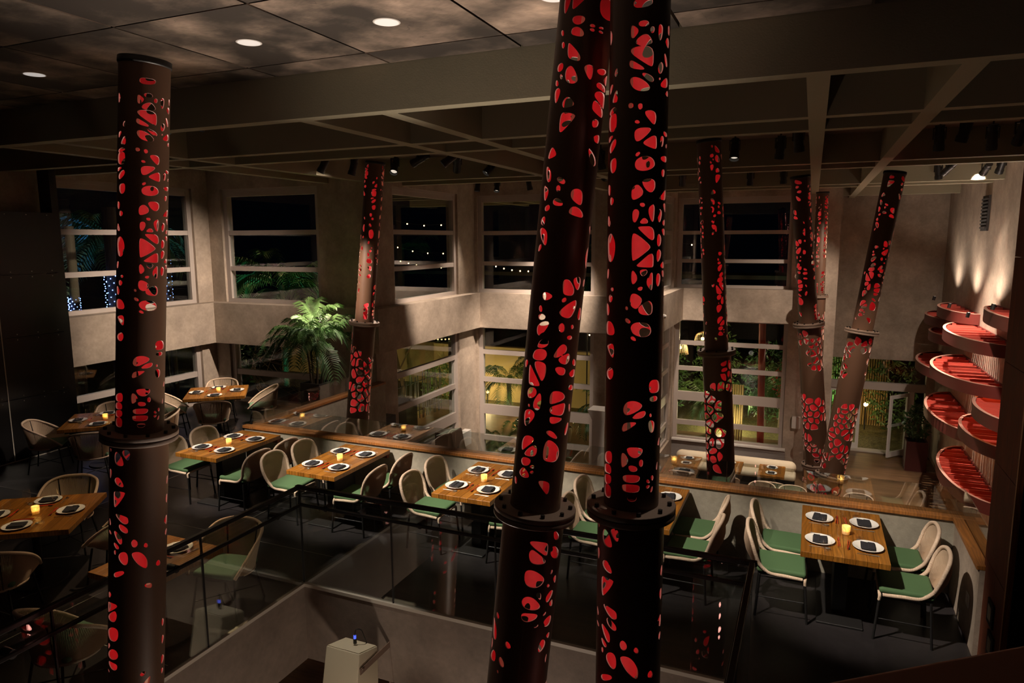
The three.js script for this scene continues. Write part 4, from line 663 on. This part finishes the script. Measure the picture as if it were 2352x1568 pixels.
{
  const p = thing('plaster_pillar', 'short pale pillar with a flared cap between the twin pipes', 'pillar', [-4.42, YL, -15.55]);
  part(p, 'shaft', bx(-.15, .15, 0, 2.12, -.15, .15), M.white); part(p, 'cap', (() => { const g = bx(-.24, .24, 2.12, 2.36, -.24, .24), q = g.attributes.position; for (let i = 0; i < q.count; i++) if (q.getY(i) < 2.2) { q.setX(i, q.getX(i) * .66); q.setZ(i, q.getZ(i) * .66); } g.computeVertexNormals(); return g; })(), M.white);
  const b = thing('wall_box', 'small white wall box on the pier right of the back windows', 'box', [-.18, -1.48, -19.9]); part(b, 'cover', rbx(-.11, .11, 0, .32, -.06, .06, .015), M.white); part(b, 'base', bx(-.09, .09, -.02, .0, -.06, .05), M.frame);
  const s = thing('light_switch', 'white double switch plate on the low wall beside the timber post', 'switch', [1.455, .3, -7.05]); part(s, 'plate', rbx(-.006, .002, 0, .12, -.06, .06, .002, 1), M.plate); part(s, 'rocker', [bx(-.010, -.005, .03, .09, -.04, -.01), bx(-.010, -.005, .03, .09, .01, .04)], M.white);
  const c = thing('surveillance_camera', 'small white dome camera on the plaster band right of the twin pipes', 'camera', [-3.22, 1.75, -16.9]); part(c, 'dome', new THREE.SphereGeometry(.05, 16, 12), M.plate); part(c, 'base', rod([-.05, 0, 0], [0, 0, 0], .055, 16), M.white);
}
// ---------------------------------------------------------------- plants
function frondGeo(len, rise, droop, leafLen, n, wide = .018) {
  const pos = [], P = t => V(0, rise * t - droop * t * t * t, len * t * (1 - .18 * t * t)), tri = (a, b, c) => pos.push(a.x, a.y, a.z, b.x, b.y, b.z, c.x, c.y, c.z);
  for (let k = 0; k < 10; k++) { const a = P(k / 10), b = P((k + 1) / 10), w = .008 * (1 - k / 12); tri(a.clone().add(V(-w, 0, 0)), a.clone().add(V(w, 0, 0)), b); tri(a.clone().add(V(0, -w, 0)), a.clone().add(V(0, w, 0)), b); }
  for (let i = 0; i < n; i++) {
    const t = .16 + .84 * i / (n - 1), p = P(t), d = P(Math.min(1, t + .02)).sub(P(t - .02)).normalize(), L = leafLen * (.45 + .9 * Math.sin(Math.PI * Math.min(1, t * .9 + .08))) * rr(.85, 1.1);
    for (const s of [-1, 1]) { const out = V(s * .78, .22, 0).addScaledVector(d, .62).normalize(), m = p.clone().addScaledVector(out, L * .5), e = p.clone().addScaledVector(out, L).add(V(0, -L * rr(.35, .6), 0)), w = d.clone().multiplyScalar(wide); tri(p, m.clone().add(w), m.clone().sub(w)); tri(m.clone().add(w), e, m.clone().sub(w)); }
  }
  const g = new THREE.BufferGeometry(); g.setAttribute('position', new THREE.BufferAttribute(new Float32Array(pos), 3)); g.computeVertexNormals(); return g;
}
const fronds = [frondGeo(1.15, .55, .55, .36, 26), frondGeo(1.0, .75, .35, .33, 24), frondGeo(1.2, .25, .75, .36, 26)], bigFronds = [frondGeo(2.3, .8, 1.3, .62, 26, .03), frondGeo(2.2, 1.3, .9, .6, 26, .03), frondGeo(2.2, .2, 1.6, .6, 26, .03)];
function palm(name, label, pos, trunkH, n, set, scale, group, stems = 1, mats = M.leaf) {
  const o = thing(name, label, 'palm', pos, 0, group);
  for (let s = 0; s < stems; s++) { const a = s * 2.4, q = stems > 1 ? .1 : 0, bx_ = Math.cos(a) * q, bz = Math.sin(a) * q; part(o, 'trunk', tube([[bx_, 0, bz], [bx_ * 1.6 + .03, trunkH * .5, bz * 1.6], [bx_ * 2.2, trunkH, bz * 2.2]], stems > 1 ? .022 : .09, 14, 8), M.bark); }
  for (let i = 0; i < n; i++) { const k = i % 3, f = part(o, 'frond', set[k], mats[i % mats.length]); const st = i % stems, a = st * 2.4, q = stems > 1 ? .22 : 0; f.position.set(Math.cos(a) * q, trunkH * (stems > 1 ? rr(.7, 1.02) : rr(.97, 1.02)), Math.sin(a) * q); f.rotation.order = 'YXZ'; f.rotation.y = i * 2.399 + rr(-.2, .2); f.rotation.x = rr(-.35, .25); f.scale.setScalar(scale * rr(.82, 1.12)); }
  return o;
}
{
  const t = thing('square_planter', 'tall dark planter box under the palm by the parapet corner', 'planter', [-8.55, 0, -10.5]);
  part(t, 'box', [bx(-.22, -.19, 0, .95, -.22, .22), bx(.19, .22, 0, .95, -.22, .22), bx(-.19, .19, 0, .95, -.22, -.19), bx(-.19, .19, 0, .95, .19, .22), bx(-.19, .19, 0, .05, -.19, .19)], M.darkPot); part(t, 'soil', bx(-.19, .19, .84, .88, -.19, .19), M.soil);
  palm('potted_palm', 'bushy green feather palm rising from the dark planter', [-8.55, .88, -10.5], 1.05, 30, fronds, .86, undefined, 5);
  const d = thing('square_planter', 'dark maroon planter box beside the open garden door', 'planter', [2.88, YL, -21.4]);
  part(d, 'box', [bx(-.26, .26, 0, .82, -.26, -.22), bx(-.26, .26, 0, .82, .22, .26), bx(-.26, -.22, 0, .82, -.22, .22), bx(.22, .26, 0, .82, -.22, .22), bx(-.22, .22, 0, .04, -.22, .22)], M.maroon); part(d, 'soil', bx(-.22, .22, .7, .75, -.22, .22), M.soil);
}
function leafCloud(n, rx, ry, rz, size, s0) {                            // leaves of a shrub: real small blades
  const pos = []; for (let i = 0; i < n; i++) { const a = rnd() * 6.283, c = rr(-1, 1), q = Math.cbrt(rr(.25, 1)), w = Math.sqrt(1 - c * c), p = V(rx * q * w * Math.cos(a), ry * q * c, rz * q * w * Math.sin(a)), u = V(rr(-1, 1), rr(-.6, 1), rr(-1, 1)).normalize(), v = u.clone().cross(V(rr(-1, 1), rr(-1, 1), rr(-1, 1))).normalize(), L = size * rr(.6, 1.4), A = p.clone().addScaledVector(u, L), B = p.clone().addScaledVector(v, L * .25), C = p.clone().addScaledVector(v, -L * .25), D = p.clone().addScaledVector(u, -L * .6); for (const t of [A, B, C, B, D, C]) pos.push(t.x, t.y, t.z); }
  const g = new THREE.BufferGeometry(); g.setAttribute('position', new THREE.BufferAttribute(new Float32Array(pos), 3)); g.computeVertexNormals(); return g;
}
function shrub(label, pos, r, h, n, size, mat, group, name = 'garden_shrub') { const o = thing(name, label, 'shrub', pos, 0, group), f = part(o, 'foliage', leafCloud(n, r, h / 2, r, size).translate(0, h * .55, 0), mat); f.userData.kind = 'stuff'; part(o, 'stem', [rod([0, 0, 0], [.05, h * .7, .03], .02, 6), rod([0, 0, 0], [-.12, h * .6, .06], .015, 6)], M.bark); return o; }
shrub('dark leafy shrub growing in the maroon planter by the door', [2.88, YL + .76, -21.4], .36, 1.0, 420, .10, M.leaf[2], undefined, 'planter_shrub');
// ---------------------------------------------------------------- garden beyond the glass, at night
{
  struct('ground', bx(-45, 14, YL - .4, YL - .08, -60, -8), M.lawn, 'dry lawn of the garden outside the windows', 'ground');
  struct('wall_garden', [bx(-14.2, -6.5, YL - .1, -.6, -25.2, -24.9), bx(-24, -14.2, YL - .1, -.9, -27.2, -26.9)], M.yellowWall, 'ochre garden wall lit by warm lamps', 'wall');
  struct('path', bx(-12.5, -4.2, YL - .09, YL - .04, -23.5, -17.2), M.sand, 'sandy garden path outside the centre windows', 'path');
  struct('roof_canopy', bx(-13.5, 4, 2.1, 2.25, -30, -27.5), M.soffitDark, 'dark flat canopy behind the garden', 'roof');
}
function gardenLamp(x, z, power, label, h = .5, color = [1, .70, .30]) {
  const o = thing('garden_lantern', label, 'lantern', [x, YL - .06, z], 0, 'warm garden lanterns'); part(o, 'post', rod([0, 0, 0], [0, h, 0], .02, 8), M.black); part(o, 'lantern_lamp', new THREE.SphereGeometry(.07, 14, 10).translate(0, h + .06, 0), M.bulb);
  const L = new THREE.PointLight(lin(...color), power, 30); L.position.set(x, YL - .06 + h + .06, z); L.castShadow = true; L.shadow.radius = 3; scene.add(L);
}
gardenLamp(-11.3, -23.9, 4.5, 'garden lantern before the ochre wall, left one'); gardenLamp(-8.9, -21.6, 4, 'garden lantern on the sandy path behind the centre windows'); gardenLamp(-13.7, -20.7, 7, 'garden lantern behind the bamboo fence'); gardenLamp(-19, -19.5, 14, 'garden lantern out on the lawn'); gardenLamp(-2.4, -23.6, 9, 'garden lantern among the shrubs behind the back windows', .5, [1, .82, .45]); gardenLamp(.2, -24.2, 3.2, 'garden lantern among the shrubs right of the bamboo post', .4, [1, .85, .5]); gardenLamp(-14.5, -12.8, 4, 'garden lantern glowing behind the corner windows', .6, [1, .55, .14]); gardenLamp(1.9, -25.6, .35, 'garden lantern outside the end doors', .8);
// palms
palm('garden_palm', 'low palm with arching fronds just outside the centre windows', [-8.2, YL - .08, -18.4], .35, 11, fronds, .95, 'garden palms');
palm('garden_palm', 'feather palm standing before the ochre wall', [-10.1, YL - .08, -23.2], 1.2, 14, fronds, 1.25, 'garden palms');
palm('garden_palm', 'small palm on the lawn behind the leaning tree', [-17.2, YL - .08, -22.6], .9, 12, fronds, 1.2, 'garden palms');
palm('garden_palm', 'palm spreading behind the right end of the centre windows', [-5.4, YL - .08, -19.4], 1.5, 13, fronds, 1.0, 'garden palms');
palm('garden_palm', 'tall palm with blue tinged fronds outside the left windows', [-18.9, YL - .08, -14.4], 6.4, 16, bigFronds, 1.0, 'tall garden palms');
palm('garden_palm', 'tall palm outside the corner windows', [-15.5, YL - .08, -17.5], 5.0, 16, bigFronds, 1.0, 'tall garden palms');
palm('garden_palm', 'tall palm with green lit crown outside the back windows', [.9, YL - .08, -27.6], 5.9, 16, bigFronds, .9, 'tall garden palms');
palm('garden_palm', 'tall palm beyond the centre windows', [-8.5, YL - .08, -30.5], 5.2, 16, bigFronds, 1.0, 'tall garden palms');
palm('garden_palm', 'palm filling the left part of the back windows', [-2.7, YL - .08, -23.0], 1.1, 13, fronds, 1.15, 'garden palms');
palm('garden_palm', 'palm filling the right part of the back windows', [-.7, YL - .08, -24.1], 1.5, 14, fronds, 1.2, 'garden palms');
// coloured floodlights at the feet of the tall palms
for (const [x, z, t, c, p, lab] of [[-17.6, -13.6, [-18.9, 4.4, -14.4], [.06, .34, 1], 85, 'blue garden floodlight under the left tall palm'], [-14.3, -16.6, [-15.5, 3.2, -17.5], [.10, 1, .55], 34, 'green garden floodlight under the corner palm'], [.6, -26.2, [.9, 4.2, -27.6], [.16, 1, .42], 40, 'green garden floodlight under the rear palm']]) {
  const o = thing('floodlight', lab, 'floodlight', [x, YL - .08, z], 0, 'coloured garden floodlights'); part(o, 'housing', rod([0, .02, 0], [0, .16, 0], .08, 16), M.black); part(o, 'lamp_lens', new THREE.CircleGeometry(.07, 16).rotateX(-Math.PI / 2).translate(0, .165, 0), M.lens);
  const L = new THREE.SpotLight(lin(...c), p * .7, 30, .55, .8, 2); L.position.set(x, YL + .12, z); L.target.position.set(...t); L.castShadow = true; scene.add(L, L.target);
}
// shrubs
[['left', -4.6, -24.6, .85, 2.7], ['second', -2.9, -25.2, .85, 3.4], ['third', -1.2, -24.8, .85, 2.9], ['fourth', .6, -25.2, .85, 3.3], ['right', 2.6, -25.4, .8, 2.6]].forEach(([n, x, z, r, h], i) => shrub(`leafy garden shrub behind the back windows, ${n === 'left' || n === 'right' ? 'far ' + n : n + ' from left'}`, [x, YL - .08, z], r, h, 900, .11, M.leaf[i % 3], 'garden shrubs'));
[[-13.2, -14.6, .8, 1.5, 'dark shrub beyond the side windows, nearer one'], [-17.4, -17.6, .9, 1.8, 'dark shrub beyond the side windows, farther one'], [-6.2, -24.0, .9, 1.8, 'shrub at the right end of the ochre wall'], [-13.2, -23.6, .8, 1.6, 'shrub at the left end of the ochre wall'], [-9.9, -14.4, .55, 1.5, 'shrub in the planting bed outside the corner windows'], [-14.6, -14.3, .8, 2.2, 'tall shrub behind the corner windows planting bed']].forEach(([x, z, r, h, l], i) => shrub(l, [x, YL - .08 + (i > 3 ? 2.2 : 0), z], r, h, 700, .11, M.leaf[(i + 1) % 3], 'garden shrubs'));
struct('planting_bed', bx(-17, -9.2, YL - .1, -.45, -15.2, -12.5), M.soil, 'raised planting bed outside the corner windows', 'bed');
// leaning tree
{
  const t = thing('leaning_tree', 'small leaning tree with bare branches outside the side windows', 'tree', [-15.2, YL - .08, -24.2]);
  part(t, 'trunk', tube([[0, 0, 0], [-.15, .9, .1], [-.5, 1.8, -.1], [-.7, 2.8, -.2]], .07, 20, 8), M.bark); for (const b of [[[-.2, 1.1, .1], [.3, 1.9, .2], [.7, 2.7, .1]], [[-.5, 1.8, -.1], [-1.1, 2.4, .1], [-1.5, 3.1, .2]], [[-.6, 2.4, -.2], [-.3, 3.0, -.3], [-.1, 3.5, -.2]]]) part(t, 'branch', tube(b, .03, 12, 6), M.bark);
  const f = part(t, 'foliage', leafCloud(500, 1.1, .7, 1.0, .08).translate(-.3, 3.2, 0), M.leaf[2]); f.userData.kind = 'stuff';
}
// bamboo fence of separate canes
{
  const f = thing('bamboo_fence', 'fence of slanting bamboo canes glowing from behind', 'fence', [-12.6, YL - .08, -19.2]);
  for (let i = 0; i < 22; i++) { const z = -i * .16; part(f, 'cane', rod([rr(-.05, .05), 0, z + rr(-.08, .08)], [rr(-.05, .05), rr(1.5, 1.9), z + rr(-.12, .12)], rr(.012, .02), 6), M.black); }
  part(f, 'rail', [rod([0, 1.45, .1], [0, 1.45, -3.5], .02, 6), rod([0, .4, .1], [0, .4, -3.5], .02, 6)], M.black);
  const p = thing('bamboo_post', 'cluster of pale bamboo canes lit from below behind the back windows', 'bamboo', [-2.05, YL - .08, -22.3]); for (let i = 0; i < 9; i++) part(p, 'cane', rod([-.28 + i * .07, 0, rr(-.03, .03)], [-.28 + i * .07, 1.9, rr(-.03, .03)], .03, 8), M.cane);
  const L = new THREE.SpotLight(lin(1, .85, .5), 10, 8, .7, .7, 2); L.position.set(-2.05, YL + .1, -21.6); L.target.position.set(-2.05, -1.4, -22.3); L.castShadow = true; scene.add(L, L.target);
  const o = thing('floodlight', 'small floodlight at the foot of the bamboo post', 'floodlight', [-2.05, YL - .08, -21.6], 0, 'coloured garden floodlights'); part(o, 'housing', rod([0, 0, 0], [0, .12, 0], .05, 12), M.black); part(o, 'lamp_lens', new THREE.CircleGeometry(.045, 14).rotateX(-Math.PI / 2).translate(0, .122, 0), M.lens);
  // reed screen of the far house behind the doors
  const r = thing('reed_screen', 'vertical reed screen outside the end doors', 'screen', [1.6, YL - .08, -26.4]); for (let i = 0; i < 26; i++) part(r, 'reed', rod([-.9 + i * .075, 0, 0], [-.9 + i * .075, 2.6, 0], .032, 6), M.cane);
}
// red garden posts
for (const [x, z, l] of [[-3.72, -21.3, 'left'], [-1.13, -21.3, 'right']]) { const p = thing('garden_post', `slim red garden post behind the back windows, ${l} one`, 'post', [x, YL - .08, z], 0, 'red garden posts'); part(p, 'shaft', rod([0, 0, 0], [-.12, 4.6, 0], .10, 18), M.redPost); part(p, 'foot', new THREE.CylinderGeometry(.16, .17, .05, 18).translate(0, .02, 0), M.redPost); }
// red flowering climbers
for (const [x, y, z, l] of [[-.62, -.5, -21.5, 'red flowering climber right of the red garden post'], [-9.3, .35, -12.6, 'red flowering plant outside the corner windows near the planter'], [-9.9, .2, -12.9, 'low red flowering plant outside the corner windows']]) { const o = thing('flowering_plant', l, 'plant', [x, y, z], 0, 'red flowering plants'), f = part(o, 'blossoms', leafCloud(150, .32, .55, .25, .06), M.redFlower), g = part(o, 'leaves', leafCloud(150, .36, .6, .28, .06), M.leaf[0]); f.userData.kind = g.userData.kind = 'stuff'; part(o, 'stem', rod([0, -1.0, 0], [0, .2, 0], .015, 6), M.bark); }
// woven pendants outside the back windows
for (const [x, y, z, l] of [[-2.95, .55, -21.6, 'upper woven bell pendant lamp behind the back windows'], [-3.75, .12, -22.4, 'lower woven pendant lamp behind the left end of the back windows']]) {
  const o = thing('woven_pendant', l, 'pendant lamp', [x, y, z], 0, 'woven garden pendants'), can = []; for (let i = 0; i < 26; i++) { const a = i / 26 * 6.283; can.push(tube([[.06 * Math.cos(a), .26, .06 * Math.sin(a)], [.19 * Math.cos(a), .18, .19 * Math.sin(a)], [.27 * Math.cos(a), -.16, .27 * Math.sin(a)]], .008, 6, 5)); } const w = part(o, 'woven_shade', can, M.wicker); w.userData.kind = 'stuff';
  part(o, 'lamp_bulb', new THREE.SphereGeometry(.05, 14, 10).translate(0, .05, 0), M.bulb); part(o, 'cord', rod([0, .26, 0], [0, 1.2, 0], .005, 5), M.black);
  const L = new THREE.PointLight(lin(1, .74, .40), 2.6, 10); L.position.set(x, y + .05, z); L.castShadow = true; scene.add(L);
}
// pots and stumps on the path
for (const [x, z, r, h, m, l] of [[-8.0, -20.6, .22, .55, M.pot, 'teal garden pot on the sandy path'], [-7.5, -20.3, .24, .5, M.wicker, 'brown woven basket on the sandy path, left one'], [-6.9, -20.3, .24, .5, M.wicker, 'brown woven basket on the sandy path, right one'], [-8.6, -21.0, .3, .4, M.darkPot, 'dark garden pot on the sandy path']]) { const o = thing('garden_pot', l, 'pot', [x, YL - .04, z], 0, 'pots on the garden path'); part(o, 'body', lathe([[0, 0], [r * .75, 0], [r, h * .8], [r * .9, h], [r * .82, h], [r * .88, h * .8], [0, h * .75]], 24), m); part(o, 'soil', new THREE.CircleGeometry(r * .85, 20).rotateX(-Math.PI / 2).translate(0, h * .82, 0), M.soil); }
// round garden table and stool outside the lowest centre panes
{
  const t = thing('garden_table', 'round garden table outside the lowest centre panes', 'table', [-7.3, YL - .04, -17.9]); part(t, 'top', new THREE.CylinderGeometry(.42, .42, .05, 30).translate(0, .74, 0), M.wicker); part(t, 'leg', rod([0, 0, 0], [0, .72, 0], .05, 12), M.black);
  const s = thing('garden_stool', 'small round stool beside the garden table', 'stool', [-6.9, YL - .04, -17.4]); part(s, 'seat', new THREE.CylinderGeometry(.17, .17, .05, 24).translate(0, .45, 0), M.wicker); part(s, 'leg', rod([0, 0, 0], [0, .44, 0], .03, 10), M.black);
}
// woven nest chair outside the corner windows
{
  const o = thing('woven_nest', 'hanging woven twig nest outside the corner windows', 'nest', [-11.35, .62, -12.75]), g = []; for (let i = 0; i < 130; i++) { const a = rr(0, 6.283), b = a + rr(-.9, .9), y0 = rr(-.75, .75), y1 = y0 + rr(-.4, .4), q = y => .85 * Math.sqrt(Math.max(.05, 1 - (y / 1.0) ** 2)); g.push(rod([q(y0) * Math.cos(a), y0, .6 * q(y0) * Math.sin(a)], [q(y1) * Math.cos(b), y1, .6 * q(y1) * Math.sin(b)], .007, 4)); } const m = part(o, 'twigs', g, M.wicker); m.userData.kind = 'stuff'; part(o, 'hanger', rod([0, .75, 0], [0, 1.4, 0], .01, 6), M.black);
}
// strings of bulbs
function stringLight(a, b, n, sag, label, mat, r) { const o = thing('string_light', label, 'string light', [0, 0, 0], 0, 'strings of small bulbs'), A = V(...a), B = V(...b), P = t => A.clone().lerp(B, t).add(V(0, -sag * 4 * t * (1 - t), 0)); for (const q of [A, B]) part(o, 'pole', rod([q.x, YL - .08, q.z], [q.x, q.y, q.z], .02, 6), M.black); part(o, 'cable', tube(Array.from({ length: 9 }, (_, i) => P(i / 8)), .004, 24, 4), M.black); for (let i = 0; i < n; i++) { const p = P((i + .5) / n); part(o, 'bulb', new THREE.SphereGeometry(r, 8, 6).translate(p.x, p.y - .03, p.z), mat); } }
stringLight([-14.6, 4.7, -21], [-10.6, 4.3, -21], 6, .35, 'highest string of warm bulbs outside the side windows', M.bulb, .022); stringLight([-15.6, 3.7, -23], [-11.0, 3.4, -23], 7, .4, 'middle string of warm bulbs outside the side windows', M.bulb, .022); stringLight([-17, 2.9, -26], [-12.6, 2.6, -26], 11, .25, 'lowest string of warm bulbs outside the side windows', M.bulb, .022);
stringLight([-12.2, 2.75, -25.6], [-9.4, 2.5, -25.6], 8, .2, 'string of warm bulbs outside the centre windows', M.bulb, .028); stringLight([-5.9, 3.9, -28], [-3.7, 3.5, -28], 5, .25, 'string of warm bulbs outside the back windows', M.bulb, .026); stringLight([-6.3, .75, -20.6], [-4.6, .3, -20.6], 12, .15, 'string of warm bulbs behind the right end of the centre windows', M.bulb, .024);
stringLight([-14.2, 3.95, -11.4], [-13.5, 4.0, -11.4], 4, .05, 'short string of bulbs outside the left windows', M.bulb, .016);
// tree trunks wrapped in blue lights
for (const [x, z, y0, y1, r, l] of [[-16.2, -12.23, 1.9, 2.85, .20, 'trunk wrapped in blue lights outside the left windows, bigger one'], [-15.2, -13.0, 2.1, 3.2, .10, 'slim trunk wrapped in blue lights outside the left windows'], [-15.5, -10.69, 1.8, 2.35, .12, 'trunk wrapped in blue lights at the left edge of the left windows']]) {
  const o = thing('lit_trunk', l, 'tree trunk', [x, 0, z], 0, 'trunks wrapped in blue lights'); part(o, 'trunk', rod([0, YL, 0], [.05, y1 + 1.6, 0], r * .8, 12), M.bark); const g = []; for (let i = 0; i < 70; i++) { const a = i * 2.399, y = y0 + (y1 - y0) * i / 70; g.push(new THREE.IcosahedronGeometry(.013, 0).translate(r * Math.cos(a), y, r * Math.sin(a))); } const m = part(o, 'blue_bulbs', g, M.blueBulb); m.userData.kind = 'stuff';
}
renderer.render(scene, camera);
